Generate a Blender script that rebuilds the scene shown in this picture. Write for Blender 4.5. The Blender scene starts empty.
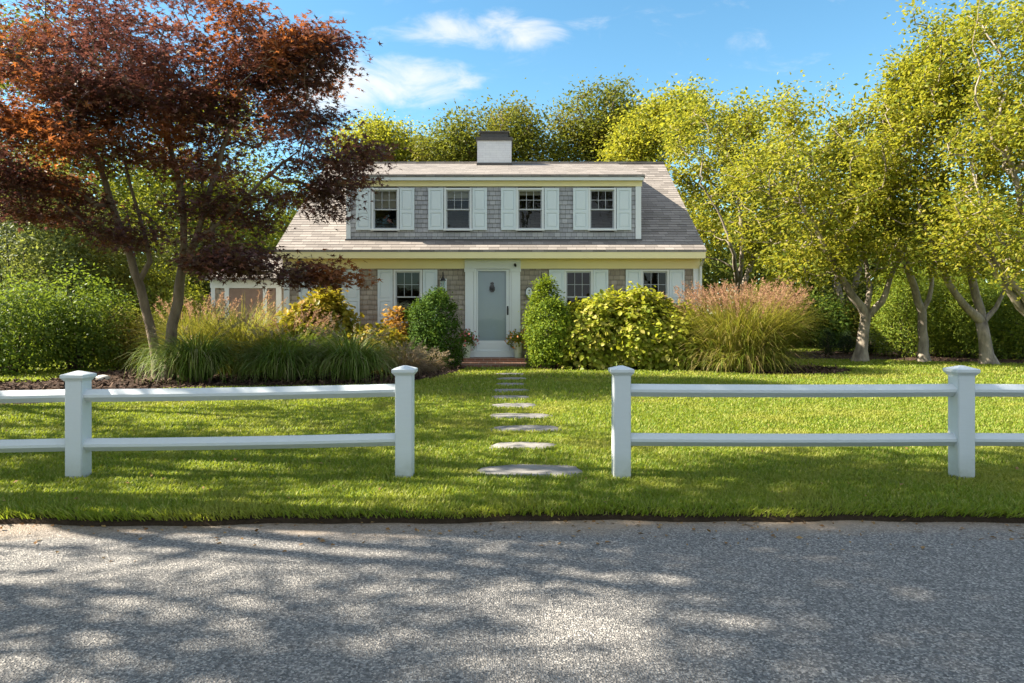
import bpy, math, random
import numpy as np
from mathutils import Vector

SC = bpy.context.scene
COL = SC.collection
R = math.radians
F, H, CX, HY = 683.0, 1.18, 512.0, 318.0      # focal length in pixels, eye height, principal column, horizon row


def P(px, py, D):
    return ((px - CX) * D / F, D, H + (HY - py) * D / F)


def PXX(px, D):
    return (px - CX) * D / F


def PZ(py, D):
    return H + (HY - py) * D / F


def G(px, py):
    D = H * F / (py - HY)
    return ((px - CX) * D / F, D)


# ------------------------------------------------------------------ tagging
def tag(o, label=None, cat=None, group=None, kind=None):
    if label: o['label'] = label
    if cat: o['category'] = cat
    if group: o['group'] = group
    if kind: o['kind'] = kind
    return o


def empty(name, loc, label, cat, group=None):
    o = bpy.data.objects.new(name, None)
    o.empty_display_size = 0.2
    COL.objects.link(o)
    o.location = loc
    return tag(o, label, cat, group)


def link(name, me, parent=None):
    o = bpy.data.objects.new(name, me)
    COL.objects.link(o)
    if parent is not None:
        o.parent = parent
        # meshes are written in world coordinates: subtract the root's place
        p = parent
        off = Vector((0, 0, 0))
        while p is not None:
            off += p.location
            p = p.parent
        o.location = -off
    return o


def np_mesh(name, V, faces, mat, smooth=False, uv=None):
    """V (n,3); faces: (m,k) int array or list of such arrays"""
    if not isinstance(faces, list): faces = [faces]
    me = bpy.data.meshes.new(name)
    V = np.asarray(V, dtype=np.float32)
    me.vertices.add(len(V)); me.vertices.foreach_set('co', V.ravel())
    idx = np.concatenate([np.asarray(f).ravel() for f in faces]).astype(np.int32)
    tot = np.concatenate([np.full(len(f), np.asarray(f).shape[1]) for f in faces]).astype(np.int32)
    st = np.concatenate([[0], np.cumsum(tot)[:-1]]).astype(np.int32)
    me.loops.add(len(idx)); me.loops.foreach_set('vertex_index', idx)
    me.polygons.add(len(tot)); me.polygons.foreach_set('loop_start', st)
    try: me.polygons.foreach_set('loop_total', tot)
    except Exception: pass
    if uv is not None:
        l = me.uv_layers.new(name='UVMap')
        l.data.foreach_set('uv', np.asarray(uv, dtype=np.float32)[idx].ravel())
    me.update(calc_edges=True)
    if smooth:
        me.polygons.foreach_set('use_smooth', np.ones(len(tot), dtype=bool))
    me.materials.append(mat)
    return me


class MB:
    def __init__(s): s.v = []; s.f = []; s.uv = []

    def quad(s, pts, uvs=None):
        n = len(s.v)
        s.v += [tuple(p) for p in pts]
        s.uv += list(uvs) if uvs else [(p[0], p[2]) for p in pts]
        s.f.append(tuple(range(n, n + len(pts))))

    def box(s, x0, x1, y0, y1, z0, z1):
        if x0 > x1: x0, x1 = x1, x0
        if y0 > y1: y0, y1 = y1, y0
        if z0 > z1: z0, z1 = z1, z0
        a = [(x0, y0, z0), (x1, y0, z0), (x1, y1, z0), (x0, y1, z0), (x0, y0, z1), (x1, y0, z1), (x1, y1, z1), (x0, y1, z1)]
        for q in ((0, 3, 2, 1), (4, 5, 6, 7), (0, 1, 5, 4), (1, 2, 6, 5), (2, 3, 7, 6), (3, 0, 4, 7)):
            pts = [a[i] for i in q]
            if q in ((0, 1, 5, 4), (2, 3, 7, 6)): uv = [(p[0], p[2]) for p in pts]
            elif q in ((1, 2, 6, 5), (3, 0, 4, 7)): uv = [(p[1], p[2]) for p in pts]
            else: uv = [(p[0], p[1]) for p in pts]
            s.quad(pts, uv)

    def lathe(s, cx, cy, prof, n=16, sx=1, sy=1):
        rings = []
        for r, z in prof:
            b = len(s.v)
            for k in range(n):
                a = 2 * math.pi * k / n
                s.v.append((cx + r * sx * math.cos(a), cy + r * sy * math.sin(a), z)); s.uv.append((a, z))
            rings.append(b)
        for a, b in zip(rings, rings[1:]):
            for k in range(n):
                s.f.append((a + k, a + (k + 1) % n, b + (k + 1) % n, b + k))
        s.f.append(tuple(rings[0] + k for k in reversed(range(n))))
        s.f.append(tuple(rings[-1] + k for k in range(n)))

    def tube(s, pts, rad, n=8):
        V, Fc = tube_arr([np.array(p, float) for p in pts], rad if hasattr(rad, '__len__') else [rad] * len(pts), n)
        b = len(s.v)
        s.v += [tuple(v) for v in V]; s.uv += [(0, 0)] * len(V)
        s.f += [tuple(int(i) + b for i in q) for q in Fc]

    def build(s, name, mat, parent=None, smooth=False, bevel=0):
        me = bpy.data.meshes.new(name)
        me.from_pydata(s.v, [], s.f)
        l = me.uv_layers.new(name='UVMap')
        for lp in me.loops: l.data[lp.index].uv = s.uv[lp.vertex_index]
        if smooth:
            for p in me.polygons: p.use_smooth = True
        me.materials.append(mat)
        if bevel:
            import bmesh
            bm = bmesh.new(); bm.from_mesh(me)
            bmesh.ops.remove_doubles(bm, verts=bm.verts, dist=1e-5)
            bmesh.ops.bevel(bm, geom=list(bm.edges), offset=bevel, segments=2, affect='EDGES', clamp_overlap=True)
            bm.to_mesh(me); bm.free()
        return link(name, me, parent)


def tube_arr(pts, rads, n=6, cap=True):
    pts = np.array(pts, float); m = len(pts)
    t = np.gradient(pts, axis=0); t /= (np.linalg.norm(t, axis=1, keepdims=True) + 1e-9)
    ref = np.array([0.31, 0.92, 0.24])
    u = np.cross(t, ref); u /= (np.linalg.norm(u, axis=1, keepdims=True) + 1e-9)
    w = np.cross(t, u)
    a = np.arange(n) * 2 * np.pi / n
    r = np.array(rads)[:, None, None]
    V = pts[:, None, :] + r * (np.cos(a)[None, :, None] * u[:, None, :] + np.sin(a)[None, :, None] * w[:, None, :])
    V = V.reshape(-1, 3)
    i = np.arange(m - 1)[:, None] * n; k = np.arange(n)[None, :]; k2 = (k + 1) % n
    Fc = np.stack([i + k, i + k2, i + n + k2, i + n + k], axis=-1).reshape(-1, 4)
    return V, Fc


# ------------------------------------------------------------------ materials
def new_mat(name):
    m = bpy.data.materials.new(name); m.use_nodes = True
    nt = m.node_tree; nt.nodes.clear()
    out = nt.nodes.new('ShaderNodeOutputMaterial')
    return m, nt, out


def N(nt, typ, **kw):
    n = nt.nodes.new(typ)
    for k, v in kw.items():
        if k in n.inputs: n.inputs[k].default_value = v
        else: setattr(n, k, v)
    return n


def ramp(nt, stops, interp='LINEAR'):
    r = nt.nodes.new('ShaderNodeValToRGB'); r.color_ramp.interpolation = interp
    e = r.color_ramp.elements
    while len(e) < len(stops): e.new(0.5)
    for i, (p, c) in enumerate(stops):
        e[i].position = p; e[i].color = (*c, 1) if len(c) == 3 else c
    return r


def mixc(nt, fac, a, b, blend='MIX'):
    m = nt.nodes.new('ShaderNodeMix'); m.data_type = 'RGBA'; m.blend_type = blend
    for sock, val in ((m.inputs[0], fac), (m.inputs[6], a), (m.inputs[7], b)):
        if hasattr(val, 'is_output'): nt.links.new(val, sock)
        elif isinstance(val, (int, float)): sock.default_value = val
        else: sock.default_value = (*val, 1)
    return m.outputs[2]


def noise(nt, scale, detail=4, vec=None, rough=0.55, dist=0.0):
    n = N(nt, 'ShaderNodeTexNoise'); n.inputs['Scale'].default_value = scale
    n.inputs['Detail'].default_value = detail; n.inputs['Roughness'].default_value = rough
    n.inputs['Distortion'].default_value = dist
    if vec is not None: nt.links.new(vec, n.inputs['Vector'])
    return n.outputs['Fac']


def coord(nt, which='Object'):
    return nt.nodes.new('ShaderNodeTexCoord').outputs[which]


def mapped(nt, vec, scale=(1, 1, 1)):
    m = nt.nodes.new('ShaderNodeMapping'); m.inputs['Scale'].default_value = scale
    nt.links.new(vec, m.inputs['Vector']); return m.outputs['Vector']


def bsdf(nt, out, color, rough=0.6, spec=0.4, bump=None, bstr=0.3, bdist=0.01, metal=0.0):
    b = nt.nodes.new('ShaderNodeBsdfPrincipled')
    if hasattr(color, 'is_output'): nt.links.new(color, b.inputs['Base Color'])
    else: b.inputs['Base Color'].default_value = (*color, 1)
    if hasattr(rough, 'is_output'): nt.links.new(rough, b.inputs['Roughness'])
    else: b.inputs['Roughness'].default_value = rough
    b.inputs['Specular IOR Level'].default_value = spec
    b.inputs['Metallic'].default_value = metal
    if bump is not None:
        bp = nt.nodes.new('ShaderNodeBump'); bp.inputs['Strength'].default_value = bstr; bp.inputs['Distance'].default_value = bdist
        nt.links.new(bump, bp.inputs['Height']); nt.links.new(bp.outputs[0], b.inputs['Normal'])
    nt.links.new(b.outputs[0], out.inputs[0])
    return b


def mat_leaf(name, cols, trans=0.45, tcol=None, rough=0.5, patch=None, pscale=0.8, spec=0.15, tpatch=None):
    """cols: dull to bright leaf colours, picked per leaf; patch: a second colour that comes in whole sprays"""
    m, nt, out = new_mat(name)
    g = nt.nodes.new('ShaderNodeNewGeometry')
    n = len(cols)
    r = ramp(nt, [(i / max(1, n - 1), c) for i, c in enumerate(cols)])
    nt.links.new(g.outputs['Random Per Island'], r.inputs[0])
    c = r.outputs[0]
    if patch:
        f = noise(nt, pscale, 3, coord(nt, 'Object'))
        rr = ramp(nt, [(0.50, (0, 0, 0)), (0.66, (1, 1, 1))]); nt.links.new(f, rr.inputs[0])
        c = mixc(nt, rr.outputs[0], c, patch)
    p = nt.nodes.new('ShaderNodeBsdfPrincipled')
    nt.links.new(c, p.inputs['Base Color']); p.inputs['Roughness'].default_value = rough
    p.inputs['Specular IOR Level'].default_value = spec
    t = nt.nodes.new('ShaderNodeBsdfTranslucent')
    if tcol and tpatch: nt.links.new(mixc(nt, rr.outputs[0], mixc(nt, 0.75, c, tcol), tpatch), t.inputs[0])
    elif tcol: nt.links.new(mixc(nt, 0.75, c, tcol), t.inputs[0])
    else: nt.links.new(mixc(nt, 1.0, c, (1.25, 1.2, 0.7), 'MULTIPLY'), t.inputs[0])
    mx = nt.nodes.new('ShaderNodeMixShader'); mx.inputs[0].default_value = trans
    nt.links.new(p.outputs[0], mx.inputs[1]); nt.links.new(t.outputs[0], mx.inputs[2])
    nt.links.new(mx.outputs[0], out.inputs[0])
    return m


def mat_bark(name, a, b, scale=6):
    m, nt, out = new_mat(name)
    v = mapped(nt, coord(nt), (1, 1, 0.35))
    f = noise(nt, scale, 6, v, 0.65)
    f2 = noise(nt, scale * 5, 4, v, 0.6)
    r = ramp(nt, [(0.35, a), (0.65, b)]); nt.links.new(f, r.inputs[0])
    bsdf(nt, out, mixc(nt, 0.3, r.outputs[0], mixc(nt, f2, a, b)), 0.85, 0.2, f2, 0.6, 0.02)
    return m


def mat_paint(name, c, dirt=0.12, rough=0.45):
    m, nt, out = new_mat(name)
    v = coord(nt)
    f = noise(nt, 3.0, 5, mapped(nt, v, (1, 1, 0.4)))
    r = ramp(nt, [(0.4, (0, 0, 0)), (0.75, (1, 1, 1))]); nt.links.new(f, r.inputs[0])
    mm = N(nt, 'ShaderNodeMath', operation='MULTIPLY'); mm.inputs[1].default_value = dirt; nt.links.new(r.outputs[0], mm.inputs[0])
    bsdf(nt, out, mixc(nt, mm.outputs[0], c, tuple(x * 0.55 for x in c)), rough, 0.4, noise(nt, 40, 3, v), 0.08, 0.004)
    return m


def mat_plain(name, c, rough=0.6, spec=0.4, var=0.25, scale=8, metal=0.0):
    m, nt, out = new_mat(name)
    f = noise(nt, scale, 5, coord(nt))
    bsdf(nt, out, mixc(nt, f, tuple(x * (1 - var) for x in c), tuple(x * (1 + var) for x in c)), rough, spec, f, 0.15, 0.01, metal)
    return m


def mat_shingle(name, cols, bw, bh, mortar=0.004, streak=0.4, rough=0.85):
    m, nt, out = new_mat(name)
    uv = coord(nt, 'UV')
    b = N(nt, 'ShaderNodeTexBrick'); b.offset = 0.37; b.offset_frequency = 2; b.squash = 0.8; b.squash_frequency = 3
    b.inputs['Scale'].default_value = 1; b.inputs['Brick Width'].default_value = bw; b.inputs['Row Height'].default_value = bh
    b.inputs['Mortar Size'].default_value = mortar; b.inputs['Mortar Smooth'].default_value = 0.3
    b.inputs['Color1'].default_value = (0, 0, 0, 1); b.inputs['Color2'].default_value = (1, 1, 1, 1); b.inputs['Mortar'].default_value = (0.5, 0.5, 0.5, 1)
    nt.links.new(uv, b.inputs['Vector'])
    r = ramp(nt, [(i / (len(cols) - 1), c) for i, c in enumerate(cols)]); nt.links.new(b.outputs['Color'], r.inputs[0])
    big = noise(nt, 1.3, 5, uv)
    fine = noise(nt, 40, 4, mapped(nt, uv, (1, 0.25, 1)), 0.7)
    c = mixc(nt, streak, r.outputs[0], mixc(nt, fine, tuple(x * 0.55 for x in cols[0]), tuple(x * 1.15 for x in cols[-1])))
    c = mixc(nt, mixf(nt, big, 0.35), c, tuple(x * 0.7 for x in cols[0]))
    c = mixc(nt, b.outputs['Fac'], c, tuple(x * 0.35 for x in cols[0]))
    bsdf(nt, out, c, rough, 0.2, fine, 0.4, 0.006)
    return m


def mixf(nt, f, k):
    mm = N(nt, 'ShaderNodeMath', operation='MULTIPLY'); mm.inputs[1].default_value = k; nt.links.new(f, mm.inputs[0]); return mm.outputs[0]


def mat_brick(name):
    m, nt, out = new_mat(name)
    uv = coord(nt, 'UV')
    b = N(nt, 'ShaderNodeTexBrick'); b.inputs['Scale'].default_value = 1
    b.inputs['Brick Width'].default_value = 0.2; b.inputs['Row Height'].default_value = 0.065; b.inputs['Mortar Size'].default_value = 0.008
    b.inputs['Color1'].default_value = (0.11, 0.05, 0.035, 1); b.inputs['Color2'].default_value = (0.18, 0.085, 0.055, 1); b.inputs['Mortar'].default_value = (0.25, 0.22, 0.19, 1)
    nt.links.new(uv, b.inputs['Vector'])
    f = noise(nt, 30, 4, uv)
    bsdf(nt, out, mixc(nt, 0.3, b.outputs['Color'], mixc(nt, f, (0.1, 0.05, 0.03), (0.4, 0.22, 0.15))), 0.85, 0.2, b.outputs['Fac'], -0.5, 0.01)
    return m


def mat_asphalt():
    m, nt, out = new_mat('asphalt')
    o = coord(nt)
    v = N(nt, 'ShaderNodeTexVoronoi'); v.inputs['Scale'].default_value = 125; nt.links.new(o, v.inputs['Vector'])
    sep = nt.nodes.new('ShaderNodeSeparateColor'); nt.links.new(v.outputs['Color'], sep.inputs[0])
    r = ramp(nt, [(0.0, (0.05, 0.05, 0.052)), (0.35, (0.13, 0.128, 0.127)), (0.7, (0.24, 0.23, 0.218)), (1.0, (0.52, 0.49, 0.45))])
    nt.links.new(sep.outputs[0], r.inputs[0])
    f1 = noise(nt, 0.7, 5, mapped(nt, o, (0.5, 1.2, 1)))
    f2 = noise(nt, 6, 5, o, 0.65)
    c = mixc(nt, mixf(nt, f2, 0.5), r.outputs[0], (0.12, 0.112, 0.105))
    c = mixc(nt, mixf(nt, f1, 0.3), c, (0.17, 0.163, 0.155))
    # sand washed along the edge of the lawn
    g = nt.nodes.new('ShaderNodeSeparateXYZ'); nt.links.new(o, g.inputs[0])
    mr = N(nt, 'ShaderNodeMapRange'); mr.inputs['From Min'].default_value = 3.55; mr.inputs['From Max'].default_value = 4.15; nt.links.new(g.outputs['Y'], mr.inputs[0])
    sn = noise(nt, 2.2, 5, mapped(nt, o, (0.6, 1.6, 1)), 0.6)
    ad = N(nt, 'ShaderNodeMath', operation='ADD'); nt.links.new(mr.outputs[0], ad.inputs[0]); nt.links.new(sn, ad.inputs[1])
    rr = ramp(nt, [(0.95, (0, 0, 0)), (1.45, (0.8, 0.8, 0.8))]); mm = N(nt, 'ShaderNodeMath', operation='MULTIPLY'); mm.inputs[1].default_value = 1.0
    hf = N(nt, 'ShaderNodeMapRange'); hf.inputs['From Min'].default_value = 0.9; hf.inputs['From Max'].default_value = 1.5; hf.inputs['To Max'].default_value = 0.85
    nt.links.new(ad.outputs[0], hf.inputs[0])
    c = mixc(nt, hf.outputs[0], c, mixc(nt, f2, (0.24, 0.17, 0.11), (0.38, 0.29, 0.20)))
    bsdf(nt, out, c, 0.8, 0.3, v.outputs['Distance'], 0.9, 0.008)
    return m


def mat_soil(name, a, b, scale=25):
    m, nt, out = new_mat(name)
    o = coord(nt)
    f = noise(nt, scale, 6, o, 0.7); g = noise(nt, 2, 4, o)
    c = mixc(nt, f, a, b); c = mixc(nt, mixf(nt, g, 0.4), c, a)
    bsdf(nt, out, c, 0.95, 0.1, f, 1.0, 0.03)
    return m


def mat_glass():
    m, nt, out = new_mat('window_glass')
    fr = N(nt, 'ShaderNodeFresnel'); fr.inputs[0].default_value = 1.5
    ad = N(nt, 'ShaderNodeMath', operation='MULTIPLY_ADD'); ad.inputs[1].default_value = 0.8; ad.inputs[2].default_value = 0.0; nt.links.new(fr.outputs[0], ad.inputs[0])
    g = N(nt, 'ShaderNodeBsdfGlossy'); g.inputs['Roughness'].default_value = 0.01
    bp = nt.nodes.new('ShaderNodeBump'); bp.inputs['Strength'].default_value = 0.06; bp.inputs['Distance'].default_value = 0.02
    nt.links.new(noise(nt, 2.5, 2, coord(nt)), bp.inputs['Height']); nt.links.new(bp.outputs[0], g.inputs['Normal'])
    t = N(nt, 'ShaderNodeBsdfTransparent'); t.inputs[0].default_value = (0.8, 0.84, 0.83, 1)
    mx = nt.nodes.new('ShaderNodeMixShader'); nt.links.new(ad.outputs[0], mx.inputs[0])
    nt.links.new(t.outputs[0], mx.inputs[1]); nt.links.new(g.outputs[0], mx.inputs[2]); nt.links.new(mx.outputs[0], out.inputs[0])
    return m


def mat_fence():
    m, nt, out = new_mat('fence_paint')
    o = coord(nt)
    grain = noise(nt, 9, 6, mapped(nt, o, (1, 6, 6)), 0.7)
    vert = noise(nt, 14, 6, mapped(nt, o, (1, 1, 0.12)), 0.7)
    c = mixc(nt, mixf(nt, grain, 0.35), (0.56, 0.605, 0.64), (0.44, 0.47, 0.49))
    c = mixc(nt, mixf(nt, vert, 0.22), c, (0.40, 0.42, 0.42))
    spot = noise(nt, 26, 6, o, 0.75); r = ramp(nt, [(0.66, (0, 0, 0)), (0.74, (0.6, 0.6, 0.6))]); nt.links.new(spot, r.inputs[0])
    c = mixc(nt, r.outputs[0], c, (0.30, 0.29, 0.26))
    g = nt.nodes.new('ShaderNodeSeparateXYZ'); nt.links.new(o, g.inputs[0])
    mr = N(nt, 'ShaderNodeMapRange'); mr.inputs['From Min'].default_value = 0.20; mr.inputs['From Max'].default_value = -0.02; nt.links.new(g.outputs['Z'], mr.inputs[0])
    st = N(nt, 'ShaderNodeMath', operation='MULTIPLY'); nt.links.new(mr.outputs[0], st.inputs[0]); nt.links.new(noise(nt, 16, 6, o, 0.7), st.inputs[1])
    st.use_clamp = True
    c = mixc(nt, st.outputs[0], c, (0.20, 0.21, 0.12))
    bsdf(nt, out, c, 0.5, 0.35, grain, 0.25, 0.006)
    return m


M = {}
M['asphalt'] = mat_asphalt()
M['soil'] = mat_soil('soil', (0.02, 0.014, 0.009), (0.075, 0.052, 0.034))
M['turf'] = mat_soil('turf_ground', (0.06, 0.075, 0.014), (0.15, 0.15, 0.035), 14)
M['mulch'] = mat_soil('bark_mulch', (0.018, 0.012, 0.009), (0.11, 0.07, 0.05), 30)
M['white'] = mat_paint('white_paint', (0.67, 0.70, 0.71), 0.10)
M['fence'] = mat_fence()
M['sash'] = mat_paint('sash_paint', (0.42, 0.44, 0.46), 0.10)
M['trim'] = mat_paint('cream_bounce_trim', (0.78, 0.69, 0.38), 0.08)  # cream paint with the lawn's yellow bounce mixed into its colour
M['shutter'] = mat_paint('shutter_paint', (0.60, 0.67, 0.70), 0.10)
M['siding'] = mat_shingle('cedar_shingles', [(0.24, 0.205, 0.165), (0.35, 0.30, 0.245), (0.45, 0.395, 0.33)], 0.15, 0.125, 0.004)
M['siding_skytint'] = mat_shingle('skytint_shingles', [(0.26, 0.265, 0.285), (0.37, 0.375, 0.395), (0.49, 0.49, 0.51)], 0.14, 0.115, 0.004)  # weathered cedar too, with the sky's blue reflection put into the dormer's colour
M['roof'] = mat_shingle('roof_shingles', [(0.15, 0.134, 0.124), (0.24, 0.216, 0.198), (0.345, 0.312, 0.288)], 0.30, 0.14, 0.003, 0.35)
M['door'] = mat_paint('door_paint', (0.56, 0.62, 0.70), 0.1)
M['glass'] = mat_glass()
M['dark'] = mat_plain('dark_metal', (0.02, 0.02, 0.022), 0.5)
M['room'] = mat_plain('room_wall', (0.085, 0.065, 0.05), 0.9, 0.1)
M['blind'] = mat_plain('window_shade', (0.45, 0.40, 0.33), 0.9, 0.1, 0.1, 2)
M['brick'] = mat_brick('red_brick')
M['chimney'] = mat_shingle('painted_brick', [(0.56, 0.57, 0.59), (0.60, 0.61, 0.63), (0.64, 0.65, 0.66)], 0.2, 0.07, 0.0012, 0.12, 0.7)
M['lead'] = mat_plain('flashing', (0.06, 0.055, 0.052), 0.6)
M['pot'] = mat_plain('pot_glaze', (0.55, 0.58, 0.46), 0.4, 0.5, 0.12)
M['stone'] = mat_plain('bluestone', (0.20, 0.192, 0.18), 0.9, 0.15, 0.6, 11)
M['rock'] = mat_plain('pale_rock', (0.55, 0.53, 0.5), 0.8, 0.2, 0.2, 12)
M['maplebark'] = mat_bark('maple_bark', (0.10, 0.075, 0.055), (0.26, 0.20, 0.15), 7)
M['greybark'] = mat_bark('grey_bark', (0.075, 0.062, 0.05), (0.40, 0.345, 0.275), 5)
M['darkbark'] = mat_bark('dark_bark', (0.05, 0.04, 0.03), (0.14, 0.11, 0.08), 7)
M['maple'] = mat_leaf('maple_leaf', [(0.06, 0.036, 0.043), (0.095, 0.053, 0.060), (0.14, 0.078, 0.078), (0.10, 0.075, 0.038), (0.17, 0.075, 0.05)], 0.32, (0.22, 0.075, 0.055), 0.42, (0.21, 0.08, 0.03), 0.55, 0.06, (0.62, 0.20, 0.04))
M['cherry'] = mat_leaf('yellow_green_leaf', [(0.075, 0.115, 0.015), (0.14, 0.175, 0.02), (0.23, 0.235, 0.03), (0.34, 0.29, 0.05)], 0.46, (0.47, 0.46, 0.035), 0.5)
M['oak'] = mat_leaf('oak_leaf', [(0.055, 0.08, 0.014), (0.10, 0.125, 0.02), (0.15, 0.15, 0.025)], 0.35, (0.26, 0.28, 0.03), 0.5, (0.17, 0.135, 0.022), 0.5)
M['wood'] = mat_leaf('far_leaf', [(0.05, 0.08, 0.016), (0.085, 0.115, 0.022), (0.13, 0.14, 0.028)], 0.35, (0.24, 0.26, 0.03))
M['shrubleaf'] = mat_leaf('shrub_leaf', [(0.04, 0.08, 0.014), (0.08, 0.135, 0.022), (0.14, 0.19, 0.03)], 0.38, (0.28, 0.37, 0.03), 0.5)
M['greyleaf'] = mat_leaf('greygreen_leaf', [(0.07, 0.10, 0.055), (0.105, 0.135, 0.07), (0.15, 0.165, 0.055)], 0.3, (0.22, 0.27, 0.06), 0.5)
M['limegrey'] = mat_leaf('soft_green_leaf', [(0.09, 0.125, 0.05), (0.14, 0.17, 0.06), (0.21, 0.22, 0.05)], 0.4, (0.34, 0.38, 0.06), 0.5, (0.19, 0.22, 0.16), 0.6)
M['limeleaf'] = mat_leaf('lime_leaf', [(0.11, 0.15, 0.016), (0.17, 0.205, 0.02), (0.25, 0.24, 0.028)], 0.4, (0.4, 0.42, 0.03))
M['boxleaf'] = mat_leaf('cypress_leaf', [(0.022, 0.055, 0.008), (0.045, 0.095, 0.012), (0.08, 0.135, 0.018)], 0.25, (0.14, 0.22, 0.02), 0.6, None, .8, 0.08)
M['boxlime'] = mat_leaf('cypress_lime_leaf', [(0.05, 0.09, 0.010), (0.11, 0.17, 0.014), (0.20, 0.25, 0.02)], 0.3, (0.3, 0.38, 0.02), 0.6, None, .8, 0.08)
M['hydr'] = mat_leaf('hydrangea_leaf', [(0.13, 0.18, 0.018), (0.22, 0.26, 0.025), (0.33, 0.34, 0.04), (0.42, 0.37, 0.10)], 0.4, (0.48, 0.48, 0.03), 0.45)
M['hydry'] = mat_leaf('hydrangea_gold_leaf', [(0.12, 0.14, 0.015), (0.22, 0.20, 0.02), (0.32, 0.25, 0.028), (0.28, 0.16, 0.03)], 0.4, (0.45, 0.38, 0.02), 0.45)
M['orange'] = mat_leaf('orange_leaf', [(0.22, 0.14, 0.025), (0.36, 0.21, 0.035), (0.42, 0.25, 0.06), (0.30, 0.13, 0.07)], 0.4, (0.55, 0.32, 0.03))
M['conifer'] = mat_leaf('arborvitae_leaf', [(0.06, 0.105, 0.012), (0.12, 0.17, 0.016), (0.20, 0.225, 0.022)], 0.3, (0.34, 0.4, 0.02), 0.55)
M['conifdark'] = mat_leaf('dark_conifer_leaf', [(0.012, 0.025, 0.010), (0.022, 0.04, 0.014), (0.035, 0.055, 0.018)], 0.2, None, 0.6)
M['og'] = mat_leaf('grass_blade', [(0.065, 0.125, 0.018), (0.11, 0.18, 0.026), (0.17, 0.23, 0.045), (0.29, 0.26, 0.14)], 0.35, (0.22, 0.31, 0.03), 0.5)
M['oglit'] = mat_leaf('grass_blade_gold', [(0.09, 0.14, 0.018), (0.15, 0.19, 0.024), (0.24, 0.22, 0.06), (0.34, 0.23, 0.12)], 0.4, (0.42, 0.4, 0.04), 0.5)
M['ogtan'] = mat_leaf('grass_blade_tan', [(0.12, 0.09, 0.065), (0.19, 0.135, 0.10), (0.25, 0.19, 0.13), (0.13, 0.12, 0.05)], 0.35, None, 0.5)
M['plume'] = mat_leaf('grass_plume', [(0.24, 0.12, 0.085), (0.33, 0.19, 0.12), (0.40, 0.29, 0.16)], 0.45, (0.46, 0.27, 0.16), 0.7)
M['plumeg'] = mat_leaf('grass_plume_grey', [(0.18, 0.15, 0.11), (0.27, 0.22, 0.17), (0.34, 0.29, 0.22)], 0.4, None, 0.7)
M['lawn'] = mat_leaf('lawn_blade', [(0.075, 0.14, 0.016), (0.13, 0.20, 0.020), (0.20, 0.25, 0.030), (0.34, 0.33, 0.11)], 0.40, (0.38, 0.45, 0.03), 0.5, (0.29, 0.29, 0.06), 0.9, 0.15)
M['pink'] = mat_leaf('pink_petal', [(0.45, 0.10, 0.12), (0.60, 0.22, 0.22), (0.35, 0.06, 0.06)], 0.35, None)
M['yellow'] = mat_leaf('yellow_petal', [(0.65, 0.40, 0.05), (0.70, 0.30, 0.08), (0.6, 0.35, 0.25)], 0.35, None)
M['chip'] = mat_leaf('mulch_chip', [(0.02, 0.013, 0.01), (0.06, 0.035, 0.025), (0.13, 0.085, 0.06)], 0.0, None, 0.9)
M['dry'] = mat_leaf('dry_leaf', [(0.16, 0.08, 0.03), (0.24, 0.14, 0.06), (0.30, 0.2, 0.09)], 0.2, None, 0.7)


# ------------------------------------------------------------------ foliage kit
def unit(v):
    return v / (np.linalg.norm(v, axis=-1, keepdims=True) + 1e-9)


SHAPES = {
    'leaf': (np.array([(0, 0, 0), (.45, -.28, .07), (1, 0, -.03), (.45, .28, .07)]), [(0, 1, 2), (0, 2, 3)]),
    'wide': (np.array([(0, 0, 0), (.3, -.36, .08), (.7, -.30, .06), (1, 0, -.08), (.7, .30, .06), (.3, .36, .08)]), [(0, 1, 2, 3), (0, 3, 4, 5)]),
    'needle': (np.array([(0, 0, 0), (.5, -.13, .02), (1, 0, -.05), (.5, .13, .02)]), [(0, 1, 2), (0, 2, 3)]),
    'chip': (np.array([(0, -.15, 0), (1, -.12, .06), (1, .14, .02), (0, .15, .08)]), [(0, 1, 2), (0, 2, 3)]),
}


def _maple():
    pts = [(0, 0)]
    for a, r in ((-2.05, .50), (-1.45, .20), (-1.0, .78), (-.55, .26), (0, 1.0), (.55, .26), (1.0, .78), (1.45, .20), (2.05, .50)):
        pts.append((.12 + .85 * r * math.cos(a * .92), .85 * r * math.sin(a * .92)))
    V = np.array([(x, y, -.18 * (x * x + y * y)) for x, y in pts])
    fs = [(0, i, i + 1) for i in range(1, 9)]
    return V, fs


SHAPES['maple'] = _maple()


def leaf_arrays(rng, pos, nrm, dirv, size, shape):
    T, fs = SHAPES[shape]
    n = unit(nrm); d = dirv - (dirv * n).sum(1, keepdims=True) * n; d = unit(d); s = np.cross(n, d)
    V = pos[:, None, :] + size[:, None, None] * (T[None, :, 0, None] * d[:, None, :] + T[None, :, 1, None] * s[:, None, :] + T[None, :, 2, None] * n[:, None, :])
    k = len(T)
    base = (np.arange(len(pos)) * k)[:, None]
    faces = [base + np.array(f)[None, :] for f in fs]
    return V.reshape(-1, 3), np.concatenate(faces)


def leaf_mesh(rng, name, pos, nrm, dirv, size, shape, mat):
    V, Fc = leaf_arrays(rng, pos, nrm, dirv, size, shape)
    return np_mesh(name, V, Fc, mat)


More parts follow.
